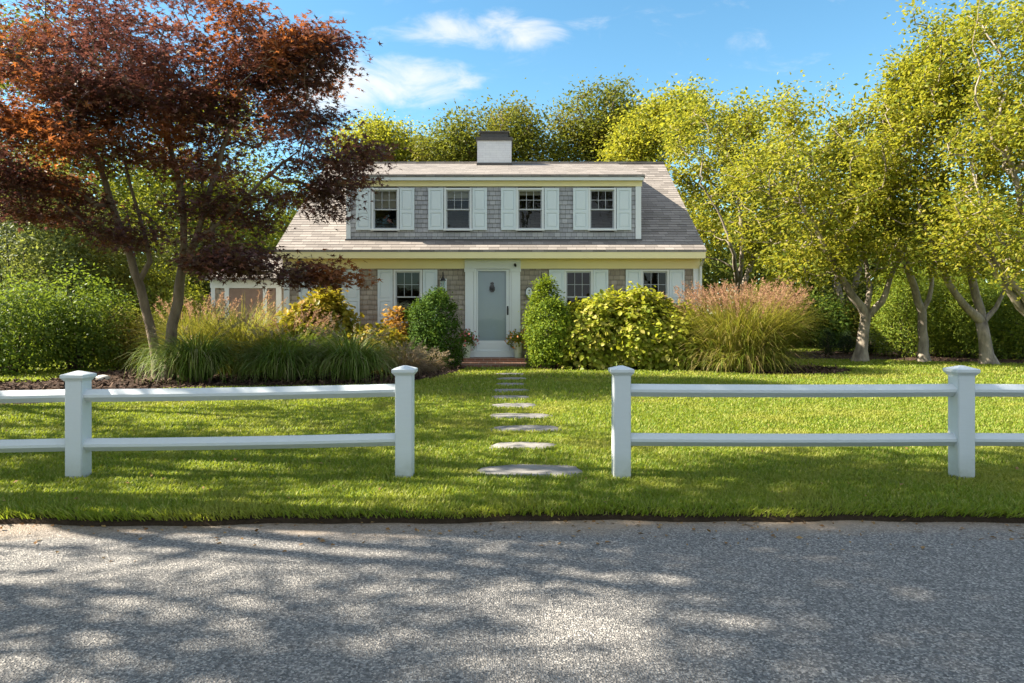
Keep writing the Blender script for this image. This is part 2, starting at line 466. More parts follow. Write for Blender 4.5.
def in_ellipsoids(rng, ells, n, shell=0.6):
    """ells: (cx,cy,cz,rx,ry,rz[,weight]) -> n points, denser to the outside"""
    w = np.array([e[3] * e[4] * e[5] * (e[6] if len(e) > 6 else 1) for e in ells]) ** 0.8; w /= w.sum()
    k = rng.choice(len(ells), n, p=w)
    E = np.array([e[:6] for e in ells])[k]
    d = unit(rng.normal(size=(n, 3)))
    r = rng.random(n) ** (1 / 3.0); r = shell + (1 - shell) * r if shell > 0 else r
    r = np.where(rng.random(n) < 0.25, rng.random(n) ** 0.5, r)
    return E[:, :3] + d * r[:, None] * E[:, 3:]


def smooth_path(pts, step=0.3, jit=0, rng=None):
    pts = np.array(pts, float)
    out = []
    q = np.vstack([2 * pts[0] - pts[1], pts, 2 * pts[-1] - pts[-2]])
    for i in range(1, len(q) - 2):
        n = max(1, int(np.linalg.norm(q[i + 1] - q[i]) / step))
        for t in np.arange(n) / n:
            out.append(.5 * ((2 * q[i]) + (-q[i - 1] + q[i + 1]) * t + (2 * q[i - 1] - 5 * q[i] + 4 * q[i + 1] - q[i + 2]) * t * t + (-q[i - 1] + 3 * q[i] - 3 * q[i + 1] + q[i + 2]) * t ** 3))
    out.append(pts[-1])
    out = np.array(out)
    if jit: out[1:-1] += rng.normal(size=out[1:-1].shape) * jit
    return out


def grow(rng, trunks, tips, step=0.3, r_tip=0.007, power=0.5, trunk_r=None, flare=1.5, pathw=0.25):
    """trunks: polylines (first points on the ground); tips: where twigs end -> branch mesh arrays and twig directions"""
    nodes, par, plen = [], [], []
    tr = {}
    for ti, tp in enumerate(trunks):
        tp = smooth_path(tp, step, 0.015, rng)
        prev = -1
        if ti > 0 and tp[0][2] > 0.25:      # a limb that leaves an earlier one
            dd = np.linalg.norm(np.array(nodes) - tp[0], axis=1); prev = int(dd.argmin())
        for k, p in enumerate(tp):
            nodes.append(p); par.append(prev)
            plen.append(0 if prev < 0 else plen[prev] + np.linalg.norm(p - nodes[prev])); prev = len(nodes) - 1
            if trunk_r: tr[prev] = trunk_r[ti] * (1 - 0.9 * (k / max(1, len(tp) - 1)) ** 0.8)
    cap = len(nodes) + len(tips) * 14
    NA = np.zeros((cap, 3)); LA = np.zeros(cap)
    m = len(nodes); NA[:m] = nodes; LA[:m] = plen
    d0 = np.array([np.linalg.norm(NA[:m] - t, axis=1).min() for t in tips])
    tipdir = np.zeros((len(tips), 3)); count = {}
    minz = min(t[2] for t in tips)
    ends = []
    for ti in np.argsort(d0):
        t = tips[ti]
        v = t - NA[:m]; d = np.linalg.norm(v, axis=1)
        cost = d + 0.7 * np.maximum(0, NA[:m, 2] - t[2]) + pathw * LA[:m] + 0.9 * np.maximum(0, (minz * 0.55) - NA[:m, 2])
        j = int(cost.argmin()); dist = d[j]
        n = int(min(12, max(1, math.ceil(dist / step))))
        a = NA[j]; pd = NA[j] - NA[par[j]] if par[j] >= 0 else np.array([0, 0, 1.0])
        pd = pd / (np.linalg.norm(pd) + 1e-9)
        c = a + (pd * 0.5 + np.array([0, 0, 0.25])) * dist * 0.5
        prev = j
        for k in range(1, n + 1):
            s = k / n
            p = (1 - s) ** 2 * a + 2 * s * (1 - s) * c + s * s * t
            if k < n: p = p + rng.normal(size=3) * 0.05 * min(1, dist)
            NA[m] = p; par.append(prev); LA[m] = LA[prev] + np.linalg.norm(p - NA[prev]); prev = m; m += 1
        tipdir[ti] = t - NA[par[prev]]; ends.append(prev)
    NA = NA[:m]
    cnt = np.zeros(m)
    for e in ends: cnt[e] += 1
    for i in range(m - 1, -1, -1):
        if par[i] >= 0: cnt[par[i]] += cnt[i]
    rad = r_tip * np.maximum(cnt, 0.6) ** power
    for k, v in tr.items(): rad[k] = max(v, rad[k] * 0.5) if v > rad[k] else (v + rad[k]) / 2
    for i in range(m):
        if NA[i, 2] < 0.45: rad[i] *= 1 + (flare - 1) * (1 - max(0, NA[i, 2]) / 0.45) ** 2
    kids = [[] for _ in range(m)]
    for i in range(m):
        if par[i] >= 0: kids[par[i]].append(i)
    Vs, Fs, off = [], [], 0
    starts = [(i, None) for i in range(m) if par[i] < 0]
    while starts:
        i, frm = starts.pop()
        ch = [] if frm is None else [frm]
        ch.append(i)
        while kids[i]:
            ks = sorted(kids[i], key=lambda q: -cnt[q] - (1000 if q in tr else 0))
            for q in ks[1:]: starts.append((q, i))
            i = ks[0]; ch.append(i)
        if len(ch) < 2: continue
        rr = rad[ch].copy()
        if frm is not None: rr[0] = min(rr[0], rr[1] * 1.25)
        rr[-1] *= 0.5
        big = rr.max() > 0.04
        V, Fc = tube_arr(NA[ch], rr, 9 if big else 5)
        Vs.append(V); Fs.append(Fc + off); off += len(V)
    return np.concatenate(Vs), np.concatenate(Fs), tipdir


def cluster_leaves(rng, tips, tipdir, per, spread, size, droop=0.3, flat=0.6, upn=1.0):
    n = len(tips) * per
    k = np.repeat(np.arange(len(tips)), per)
    off = rng.normal(size=(n, 3)) * np.array(spread)
    back = -unit(tipdir)[k] * (rng.random(n) * 0.45 * np.mean(spread) * 3)[:, None]
    pos = tips[k] + off + back
    d = unit(off + 0.5 * unit(tipdir)[k] + rng.normal(size=(n, 3)) * 0.5) - np.array([0, 0, droop])
    nr = np.array([0, 0, upn]) + rng.normal(size=(n, 3)) * flat
    s = size * (0.65 + 0.6 * rng.random(n))
    return pos, nr, d, s


def make_tree(name, label, cat, base, trunks, ells, ntips, per, spread, lsize, lmat, bmat, shape='leaf', seed=1, shell=0.55, group=None,
              r_tip=0.007, trunk_r=None, droop=0.3, flat=0.6, tips_extra=None, keep=None, minz=None, power=0.5, gaps=0.0, gscale=1.0, stray=.03):
    rng = np.random.default_rng(seed)
    tips = in_ellipsoids(rng, ells, ntips, shell)
    if minz is not None: tips[:, 2] = np.maximum(tips[:, 2], minz + rng.random(len(tips)) * 0.5)
    if keep is not None: tips = tips[keep(tips)]
    if gaps:
        nz = np.zeros(len(tips))
        for _ in range(6):
            a = unit(rng.normal(size=3)); nz += np.sin(tips @ a * (2 * np.pi / rng.uniform(1.1, 2.6)) * gscale + rng.uniform(0, 6.28))
        tips = tips[nz > np.quantile(nz, gaps)]
        c0 = tips.mean(0); k = rng.random(len(tips)) < stray
        tips[k] = c0 + (tips[k] - c0) * (1.08 + 0.16 * rng.random((k.sum(), 1)))
        if minz is None: tips[:, 2] = np.maximum(tips[:, 2], 1.2)
    if tips_extra is not None: tips = np.vstack([tips, tips_extra])
    V, Fc, td = grow(rng, trunks, tips, 0.3, r_tip, power, trunk_r)
    root = empty(name, base, label, cat, group)
    link('trunk', np_mesh('trunk', V, Fc, bmat, True), root)
    pos, nr, d, s = cluster_leaves(rng, tips, td, per, spread, lsize, droop, flat)
    ok = pos[:, 2] > 0.08
    link('crown', leaf_mesh(rng, 'crown', pos[ok], nr[ok], d[ok], s[ok], shape, lmat), root)
    return root


def lump(rng, d, k=7, amp=0.14):
    out = np.zeros(len(d))
    for _ in range(k):
        a = unit(rng.normal(size=3)); f = rng.uniform(2.0, 5.5); ph = rng.uniform(0, 6.28)
        out += np.sin(f * (d @ a) + ph)
    return 1 + amp * out / math.sqrt(k) * 1.2


def make_shrub(name, label, cat, x, y, rx, ry, h, tufts, per, lsize, mat, seed, shape='leaf', tuft_r=0.09, z0=0.0, group=None, stems=14, cone=0.0,
               bmat=None, amp=0.14, low=-0.55, depth=0.35, up=0.35, part='foliage'):
    """a rounded (cone=0) to conical (cone=1) bush of leaf tufts over woody stems"""
    rng = np.random.default_rng(seed)
    d = unit(rng.normal(size=(tufts * 2, 3))); d = d[d[:, 2] > low][:tufts]
    L = lump(rng, d, 7, amp)
    r = L * (1 - depth * rng.random(len(d)) ** 2)
    q = d * r[:, None]
    zc = (q[:, 2] - low) / (1 - low)
    if cone: 
        zz = np.clip(zc, 0, 1.1); q[:, :2] *= (1 - cone * zz ** 1.1)[:, None] * 1.12
    c = np.stack([x + q[:, 0] * rx, y + q[:, 1] * ry, z0 + np.maximum(0.04, zc * h)], 1)
    n = len(c) * per; k = np.repeat(np.arange(len(c)), per)
    out = unit(d * np.array([1, 1, 0.8]) + np.array([0, 0, up]))[k]
    off = rng.normal(size=(n, 3)) * tuft_r
    pos = c[k] + off; pos[:, 2] = np.maximum(pos[:, 2], z0 + 0.02)
    nr = out * 0.9 + rng.normal(size=(n, 3)) * 0.55 + np.array([0, 0, 0.25])
    dv = unit(off) * 0.8 + out * 0.5 + rng.normal(size=(n, 3)) * 0.4
    root = empty(name, (x, y, z0), label, cat, group)
    link(part, leaf_mesh(rng, part, pos, nr, dv, lsize * (0.6 + 0.7 * rng.random(n)), shape, mat), root)
    Vs, Fs, of = [], [], 0
    for i in rng.choice(len(c), stems):
        a = np.array([x + rng.normal() * rx * 0.12, y + rng.normal() * ry * 0.12, z0 - 0.03]); b = c[i]
        mid = a * 0.45 + b * 0.55 + np.array([0, 0, 0.12 * h])
        pp = smooth_path([a, mid * 0.5 + a * 0.5 + rng.normal(size=3) * 0.02, mid, b], 0.25)
        V, Fc = tube_arr(pp, np.linspace(0.016, 0.005, len(pp)) * (1 + h * 0.25), 5)
        Vs.append(V); Fs.append(Fc + of); of += len(V)
    link('stems', np_mesh('stems', np.concatenate(Vs), np.concatenate(Fs), bmat or M['darkbark'], True), root)
    return root


def blades(rng, n, x, y, z0, r0, length, lean, droop, width, mat, name, seg=5, lenvar=0.25, ellipse=(1, 1)):
    a = rng.random(n) * 2 * np.pi
    rr = r0 * np.sqrt(rng.random(n))
    b = np.stack([x + rr * np.cos(a) * ellipse[0], y + rr * np.sin(a) * ellipse[1], np.full(n, z0)], 1)
    az = a + rng.normal(size=n) * 0.6
    L = length * (1 - lenvar + 2 * lenvar * rng.random(n) * 0.9)
    th0 = lean * (0.15 + 0.85 * rng.random(n)) * (0.35 + 0.65 * rr / max(r0, 1e-6))
    dr = droop * (0.5 + rng.random(n))
    hd = np.stack([np.cos(az) * ellipse[0], np.sin(az) * ellipse[1], np.zeros(n)], 1)
    sd = np.stack([-np.sin(az), np.cos(az), np.zeros(n)], 1)
    tw = rng.normal(size=n) * 0.5
    sd = unit(sd + tw[:, None] * np.array([0, 0, 1.0]) * 0.3)
    pts = [b]; th = th0.copy()
    for k in range(seg):
        th = th + dr * ((k + 0.4) / seg) * 0.9
        st = (L / seg)[:, None]
        pts.append(pts[-1] + st * (np.sin(th)[:, None] * hd + np.cos(th)[:, None] * np.array([0, 0, 1.0])))
    pts = np.stack(pts, 1)
    pts[:, :, 2] = np.maximum(pts[:, :, 2], z0 + 0.01)
    w = width * np.array([0.7, 1, .95, .8, .5, .08])[:seg + 1] if seg == 5 else width * np.linspace(1, .1, seg + 1)
    Lf = pts - sd[:, None, :] * w[None, :, None] * 0.5; Rt = pts + sd[:, None, :] * w[None, :, None] * 0.5
    V = np.stack([Lf, Rt], 2).reshape(-1, 3)
    base = (np.arange(n) * (seg + 1) * 2)[:, None, None]; k = (np.arange(seg) * 2)[None, :, None]
    Fc = (base + k + np.array([0, 1, 3, 2])[None, None, :]).reshape(-1, 4)
    return V, Fc, pts


def make_grass(name, label, x, y, r0, length, n, lean, droop, width, mat, seed, plumes=0, pmat=None, plen=1.15, group=None, ellipse=(1, 1), z0=0.0, cat='ornamental grass', psize=0.05, skirt=0):
    rng = np.random.default_rng(seed)
    V, Fc, pts = blades(rng, n, x, y, z0, r0, length, lean, droop, width, mat, 'blades', ellipse=ellipse)
    if skirt:
        V2, F2, _ = blades(rng, skirt, x, y, z0, r0 * 1.05, length * .62, lean * 1.9, droop * 1.5, width, mat, 'blades', ellipse=ellipse, lenvar=.4)
        Fc = np.concatenate([Fc, F2 + len(V)]); V = np.concatenate([V, V2])
    root = empty(name, (x, y, z0), label, cat, group)
    link('blades', np_mesh('blades', V, Fc, mat), root)
    if plumes:
        V, Fc, pts = blades(rng, plumes, x, y, z0, r0, length * plen, lean * 0.75, droop * 0.35, 0.005, mat, 'stalk', ellipse=ellipse, lenvar=0.14)
        link('stalks', np_mesh('stalks', V, Fc, mat), root)
        tip = pts[:, -1]; pv = pts[:, -2]
        m = 34; k = np.repeat(np.arange(plumes), m); s = rng.random(plumes * m)
        d = unit(tip - pv)[k]
        pos = tip[k] - d * (s * 0.26 * length / 1.2)[:, None] + rng.normal(size=(plumes * m, 3)) * 0.008
        dv = d + rng.normal(size=(plumes * m, 3)) * 0.45
        link('plumes', leaf_mesh(rng, 'plumes', pos, rng.normal(size=pos.shape), dv, psize * (0.7 + 0.8 * rng.random(len(pos))), 'needle', pmat), root)
    return root


# ------------------------------------------------------------------ camera, sky, sun
SUN_EL, SUN_YAW = 38.0, 2.0            # the sun stands to the left, a touch beyond the line of the house front
cam = bpy.data.cameras.new('camera'); cam.sensor_width = 36; cam.lens = 36 * F / 1024; cam.shift_y = -(341.5 - HY) / 1024
cam.clip_start = 0.05; cam.clip_end = 3000
co = bpy.data.objects.new('camera', cam); COL.objects.link(co); co.location = (0, 0, H); co.rotation_euler = (R(90), 0, 0)
SC.camera = co
sl = bpy.data.lights.new('sun', 'SUN'); sl.energy = 5.0; sl.angle = R(0.5); sl.color = (1.0, 0.90, 0.74)
so = bpy.data.objects.new('sun', sl); COL.objects.link(so)
sdir = Vector((-math.cos(R(SUN_EL)) * math.cos(R(SUN_YAW)), math.cos(R(SUN_EL)) * math.sin(R(SUN_YAW)), math.sin(R(SUN_EL))))
so.rotation_euler = sdir.to_track_quat('Z', 'Y').to_euler(); so.location = (-40, 0, 40)
w = bpy.data.worlds.new('World'); SC.world = w; w.use_nodes = True
nt = w.node_tree; nt.nodes.clear()
wo = nt.nodes.new('ShaderNodeOutputWorld'); bg = nt.nodes.new('ShaderNodeBackground'); bg.inputs[1].default_value = 0.075
sky = nt.nodes.new('ShaderNodeTexSky'); sky.sky_type = 'NISHITA'; sky.sun_disc = False; sky.sun_elevation = R(SUN_EL)
sky.sun_rotation = R(270 + SUN_YAW); sky.altitude = 300; sky.air_density = 1.0; sky.dust_density = 0.15; sky.ozone_density = 2.2
# thin fair-weather clouds: two wisps low above the house, placed by compass direction
tc = nt.nodes.new('ShaderNodeTexCoord'); sx = nt.nodes.new('ShaderNodeSeparateXYZ'); nt.links.new(tc.outputs['Generated'], sx.inputs[0])


def wm(op, a, b=None, c=None, clamp=False):
    n = nt.nodes.new('ShaderNodeMath'); n.operation = op; n.use_clamp = clamp
    for i, v in enumerate((a, b, c)):
        if v is None: continue
        if hasattr(v, 'is_output'): nt.links.new(v, n.inputs[i])
        else: n.inputs[i].default_value = v
    return n.outputs[0]


ysafe = wm('MAXIMUM', sx.outputs['Y'], 0.05)
u = wm('DIVIDE', sx.outputs['X'], ysafe); v = wm('DIVIDE', sx.outputs['Z'], ysafe)
cb = nt.nodes.new('ShaderNodeCombineXYZ'); nt.links.new(u, cb.inputs[0]); nt.links.new(wm('MULTIPLY', v, 2.2), cb.inputs[1])
cn = noise(nt, 9.0, 7, cb.outputs[0], 0.62, 0.6)
cl = None
for (px, py, ra, rb, k) in ((478, 30, 98, 26, 1.0), (405, 80, 84, 30, 1.25), (330, 84, 80, 38, 1.2), (590, 22, 40, 10, .35), (390, 300, 3, 3, 0)):
    du = wm('DIVIDE', wm('SUBTRACT', u, (px - CX) / F), ra / F); dv = wm('DIVIDE', wm('SUBTRACT', v, (HY - py) / F), rb / F)
    q = wm('SUBTRACT', 1.0, wm('ADD', wm('MULTIPLY', du, du), wm('MULTIPLY', dv, dv)))
    q = wm('MULTIPLY', wm('MAXIMUM', q, -1.0), k)
    cl = q if cl is None else wm('MAXIMUM', cl, q)
cov = wm('MULTIPLY_ADD', wm('SUBTRACT', cn, 0.5), 2.6, cl)
mr = nt.nodes.new('ShaderNodeMapRange'); mr.interpolation_type = 'SMOOTHSTEP'; mr.inputs['From Min'].default_value = 0.12; mr.inputs['From Max'].default_value = 1.35; mr.inputs['To Max'].default_value = 0.85
nt.links.new(cov, mr.inputs[0])
hs = nt.nodes.new('ShaderNodeHueSaturation'); hs.inputs['Saturation'].default_value = 1.15; hs.inputs['Value'].default_value = 1.0
nt.links.new(sky.outputs[0], hs.inputs['Color'])
sc = mixc(nt, mr.outputs[0], mixc(nt, 1.0, hs.outputs[0], (0.86, 1.0, 0.86), 'MULTIPLY'), (3.7, 3.7, 3.7))
# unseen broken cloud overhead and behind the viewer, added to fill the shade
q = wm('SUBTRACT', wm('MULTIPLY', sx.outputs['Z'], 1.4), sx.outputs['Y'])
m2 = nt.nodes.new('ShaderNodeMapRange'); m2.interpolation_type = 'SMOOTHSTEP'; m2.inputs['From Min'].default_value = 0.1; m2.inputs['From Max'].default_value = 0.8; nt.links.new(q, m2.inputs[0])
m3 = nt.nodes.new('ShaderNodeMapRange'); m3.interpolation_type = 'SMOOTHSTEP'; m3.inputs['From Min'].default_value = 0.38; m3.inputs['From Max'].default_value = 0.6
nt.links.new(noise(nt, 2.4, 6, tc.outputs['Generated'], 0.6, 0.4), m3.inputs[0])
sc = mixc(nt, wm('MULTIPLY', m2.outputs[0], m3.outputs[0]), sc, (4.5, 4.7, 5.1))
nt.links.new(sc, bg.inputs[0]); nt.links.new(bg.outputs[0], wo.inputs[0])
SC.view_settings.view_transform = 'Standard'; SC.view_settings.look = 'None'; SC.view_settings.gamma = 1.0
SC.view_settings.exposure = 2.0
SC.view_settings.use_curve_mapping = False

# ------------------------------------------------------------------ the ground
RZ = -0.04


def edge_y(x):
    return 4.09 + 0.014 * x + 0.025 * math.sin(x * 1.3 + 1) + 0.018 * math.sin(x * 3.7) + 0.012 * math.sin(x * 9.1 + 2)


def edge_np(x):
    return 4.09 + 0.014 * x + 0.025 * np.sin(x * 1.3 + 1) + 0.018 * np.sin(x * 3.7) + 0.012 * np.sin(x * 9.1 + 2)


mb = MB(); mb.quad([(-600, -600, -0.10), (600, -600, -0.10), (600, 900, -0.10), (-600, 900, -0.10)]); tag(mb.build('ground', M['turf']), kind='structure')
mb = MB(); mb.quad([(-150, -3.2, RZ), (150, -3.2, RZ), (150, 4.5, RZ), (-150, 4.5, RZ)]); tag(mb.build('road', M['asphalt']), kind='structure')
xs = np.concatenate([np.linspace(-150, -9, 40), np.arange(-8.9, 9, 0.06), np.linspace(9, 150, 40)])
rng = np.random.default_rng(5)
ye = edge_np(xs); mb = MB()
rows = [(ye - 0.025, np.full(len(xs), RZ - 0.01)), (ye - 0.005 + rng.normal(size=len(xs)) * 0.006, RZ + 0.02 + rng.random(len(xs)) * 0.012), (ye + 0.05, np.full(len(xs), -0.004)), (ye + 0.16, np.full(len(xs), -0.002))]
for (ya, za), (yb, zb) in zip(rows, rows[1:]):
    for i in range(len(xs) - 1):
        mb.quad([(xs[i], ya[i], za[i]), (xs[i + 1], ya[i + 1], za[i + 1]), (xs[i + 1], yb[i + 1], zb[i + 1]), (xs[i], yb[i], zb[i])])
tag(mb.build('soil_edge', M['soil']), kind='structure')
mb = MB()
for i in range(len(xs) - 1):
    mb.quad([(xs[i], ye[i] + 0.14, 0), (xs[i + 1], ye[i + 1] + 0.14, 0), (xs[i + 1], 150, 0), (xs[i], 150, 0)])
tag(mb.build('lawn', M['turf']), kind='structure')
mb = MB(); mb.quad([(-150, -60, -0.03), (150, -60, -0.03), (150, -3.2, -0.03), (-150, -3.2, -0.03)]); tag(mb.build('far_verge', M['turf']), kind='structure')

# planting beds
BED_L = [(-11.5, 8.6), G(30, 405), G(62, 403), G(100, 396), G(170, 389), G(260, 387), G(330, 386), G(400, 384.5), G(438, 377), G(458, 371.5), G(466, 368.5), (-1.3, 17.1), (-9.0, 17.1), (-8.6, 15.6), G(150, 367), G(98, 373), G(40, 382), (-11.5, 11.8)]
BED_R = [(0.36, 17.1), (0.36, 16.2), G(548, 370), G(600, 370), G(690, 369.5), (4.2, 15.15), (5.2, 14.3), (6.6, 14.2), (7.6, 15.2), (7.4, 16.6), (4.9, 17.1)]
BED_B = [(8.0, 19.6), (10.5, 19.0), (13.0, 17.6), (17.0, 15.8), (22, 15), (22, 24), (8.0, 24)]
for b in (BED_L, BED_R, BED_B):
    mb = MB(); mb.quad([(x, y, 0.006) for x, y in b]); tag(mb.build('mulch_bed', M['mulch']), kind='structure')


def in_poly(x, y, poly):
    c = np.zeros(len(x), bool); j = len(poly) - 1
    for i in range(len(poly)):
        xi, yi = poly[i]; xj, yj = poly[j]
        c ^= ((yi > y) != (yj > y)) & (x < (xj - xi) * (y - yi) / (yj - yi + 1e-12) + xi)
        j = i
    return c


# stepping stones: pixel rows -> centre, half width, half depth
ROWS = [(530, 472.5, 113, 466.5, 478.5), (523, 446.5, 69, 443, 450), (526, 429, 68, 426, 432), (520.5, 416.5, 61, 413.5, 419), (514.5, 406, 48, 404, 408.5), (511, 397.7, 38, 396, 399.8),
        (510, 390.8, 35, 389.3, 392.4), (511, 384.6, 33, 383.4, 386), (512, 379.0, 31, 378, 380.2), (511, 374.2, 28, 373.4, 375.1)]
SLAB = ['largest pale stepping stone, lying between the two gate posts of the fence', 'stepping stone next beyond the big slab at the fence', 'third stepping stone counted from the fence gap', 'fourth stepping stone counted from the fence gap',
        'fifth stepping stone from the fence, bluish in the shade', 'sixth stepping stone counted from the fence gap', 'fourth stepping stone counted from the brick doorsteps', 'third stepping stone counted from the brick doorsteps', 'second stepping stone counted from the brick doorsteps', 'smallest looking stepping stone, nearest the brick doorsteps']
STONES = []
for i, (px, py, wd, ya, yb) in enumerate(ROWS):
    D = H * F / (py - HY); x = PXX(px, D); hw = wd * D / F / 2; hd = (H * F / (ya - HY) - H * F / (yb - HY)) / 2
    hd = min(max(hd, 0.16), 0.32)
    STONES.append((x, D, hw, hd))
    rg = np.random.default_rng(100 + i); n = 26
    ph = rg.uniform(0, 6.28, 3)
    ring = []
    for k in range(n):
        a = 2 * math.pi * k / n
        e = (abs(math.cos(a)) ** 3.2 + abs(math.sin(a)) ** 3.2) ** (-1 / 3.2)
        e *= 1 + 0.06 * math.sin(2 * a + ph[0]) + 0.07 * math.sin(3 * a + ph[1]) + 0.03 * math.sin(7 * a + ph[2]) 
        ring.append((math.cos(a) * e, math.sin(a) * e))
    top = 0.010 if i else 0.016
    V = []
    for s, z in ((1.0, -0.05), (1.0, top - 0.012), (0.975, top), (0.55, top + 0.003)):
        for q in ring: V.append((x + q[0] * hw * s, D + q[1] * hd * s, z + rg.normal() * 0.0015))
    V.append((x, D, top + 0.003)); V = np.array(V)
    k = np.arange(n); k2 = (k + 1) % n
    fq = np.concatenate([np.stack([a * n + k, a * n + k2, (a + 1) * n + k2, (a + 1) * n + k], 1) for a in range(3)])
    ft = np.stack([3 * n + k, 3 * n + k2, np.full(n, 4 * n)], 1)
    tag(link('stepping_stone', np_mesh('stepping_stone', V, [fq, ft], M['stone'])), SLAB[i], 'stepping stone', 'stepping stones from the road to the door')

# lawn blades: real geometry, shorter and sparser with distance
rng = np.random.default_rng(11)
PX_, PY_, SZ_ = [], [], []
for (y0, y1, dens, hgt) in ((3.95, 5.2, 11000, .034), (5.2, 7, 6500, .032), (7, 9.5, 3200, .034), (9.5, 13, 1100, .040), (13, 20, 480, .042), (20, 27, 140, .05)):
    hw = 0.82 * y1 + 1.2
    n = int(dens * (y1 - y0) * 2 * hw)
    PX_.append(rng.uniform(-hw, hw, n)); PY_.append(rng.uniform(y0, y1, n)); SZ_.append(np.full(n, hgt))
gx = np.concatenate(PX_); gy = np.concatenate(PY_); gs = np.concatenate(SZ_)
ok = gy > edge_np(gx) - 0.03 + rng.random(len(gx)) * 0.07
for b in (BED_L, BED_R, BED_B): ok &= ~in_poly(gx, gy, b)
for (x, y, hw, hd) in STONES: ok &= (np.abs((gx - x) / (hw * 0.94)) ** 3 + np.abs((gy - y) / (hd * 0.88)) ** 3) > 1
ok &= ~((gy > 16.25) & (gx > -6) & (gx < 4.9))
gx, gy, gs = gx[ok], gy[ok], gs[ok]
n = len(gx)
patchy = 0.5 + 0.5 * np.sin(gx * 1.7 + 1.3 * np.sin(gy * 1.1)) * np.sin(gy * 2.3 + gx * 0.6)
gs = gs * (0.55 + 0.75 * rng.random(n)) * (0.85 + 0.35 * patchy)
nearedge = gy < edge_np(gx) + 0.12
gs = np.where(nearedge, gs * (0.9 + 1.1 * rng.random(n)), gs)
az = rng.random(n) * 2 * np.pi; ln = rng.random(n) * 0.75
dv = np.stack([np.cos(az) * np.sin(ln), np.sin(az) * np.sin(ln), np.cos(ln)], 1)
dv[:, 1] -= np.where(nearedge, 0.4 + 0.8 * rng.random(n), 0)
sd = np.stack([-np.sin(az), np.cos(az), np.zeros(n)], 1)
wd = (0.0016 + 0.0012 * gy) * (0.7 + 0.6 * rng.random(n))
b0 = np.stack([gx, gy, np.full(n, 0.0)], 1); b0[:, 2] = np.where(nearedge, -0.012, 0)
mid = b0 + dv * (gs * 0.55)[:, None]
hd_ = np.stack([np.cos(az), np.sin(az), np.zeros(n)], 1)
tip = mid + (dv * 0.8 + hd_ * 0.55) * (gs * 0.5)[:, None]
V = np.stack([b0 - sd * wd[:, None] * .5, b0 + sd * wd[:, None] * .5, mid - sd * wd[:, None] * .45, mid + sd * wd[:, None] * .45, tip], 1).reshape(-1, 3)
b = (np.arange(n) * 5)[:, None]
tag(link('grass', np_mesh('grass', V, [b + np.array([[0, 1, 3, 2]]), b + np.array([[2, 3, 4]])], M['lawn'])), 'short mown yellow green lawn grass around the stepping stones', 'grass', kind='stuff')

# bark chips on the beds, a few dry leaves on lawn edge and road
rng = np.random.default_rng(21); cx, cy = [], []
for b, n in ((BED_L, 16000), (BED_R, 5000), (BED_B, 5000)):
    xs_ = [p[0] for p in b]; ys_ = [p[1] for p in b]
    x = rng.uniform(min(xs_), max(xs_), n); y = rng.uniform(min(ys_), max(ys_), n); k = in_poly(x, y, b); cx.append(x[k]); cy.append(y[k])
cx = np.concatenate(cx); cy = np.concatenate(cy); n = len(cx)
pos = np.stack([cx, cy, 0.008 + 0.03 * rng.random(n)], 1)
tag(link('mulch_chips', leaf_mesh(rng, 'mulch_chips', pos, np.array([0, 0, 1]) + rng.normal(size=(n, 3)) * .45, rng.normal(size=(n, 3)), 0.05 + 0.07 * rng.random(n), 'chip', M['chip'])), 'dark shredded bark mulch strewn over the planting beds', 'mulch', kind='stuff')
n = 420
x = rng.uniform(-5, 5, n); y = edge_np(x) - np.abs(rng.normal(size=n)) * 0.25 - 0.02; z = np.full(n, RZ + 0.006)
nl = 260
y = np.concatenate([y, rng.uniform(4.2, 15, nl)]); x = np.concatenate([x, rng.uniform(-.8, .8, nl) * y[n:]]); z = np.concatenate([z, np.full(nl, .035)]); n += nl
pos = np.stack([x, y, z], 1)
tag(link('leaf_litter', leaf_mesh(rng, 'leaf_litter', pos, np.array([0, 0, 1]) + rng.normal(size=(n, 3)) * .35, rng.normal(size=(n, 3)), 0.014 + 0.03 * rng.random(n), 'leaf', M['dry'])), 'dry fallen leaves along the asphalt edge and on the lawn', 'leaf litter', kind='stuff')

# ------------------------------------------------------------------ the fence
FY = 5.04; PW = 0.125


def fence_post(parent, x, zb, top):
    mb = MB(); mb.box(x - PW / 2, x + PW / 2, FY - PW / 2, FY + PW / 2, zb - 0.1, top - 0.045)
    p = mb.build('fence_post', M['fence'], parent, bevel=0.006)
    a, c = PW / 2 + 0.022, PW / 2 + 0.004
    mb = MB()
    def ring(r, z): return [(x - r, FY - r, z), (x + r, FY - r, z), (x + r, FY + r, z), (x - r, FY + r, z)]
    prof = [(c, top - 0.07), (c + 0.004, top - 0.062), (c + 0.014, top - 0.052), (a, top - 0.045), (a, top - 0.026), (a - 0.006, top - 0.022), (0.012, top)]
    rs = [ring(r, z) for r, z in prof]
    for q, s in zip(rs, rs[1:]):
        for k in range(4): mb.quad([q[k], q[(k + 1) % 4], s[(k + 1) % 4], s[k]])
    mb.quad(rs[-1]); mb.quad(list(reversed(rs[0])))
    mb.build('post_cap', M['fence'], p)
    return p


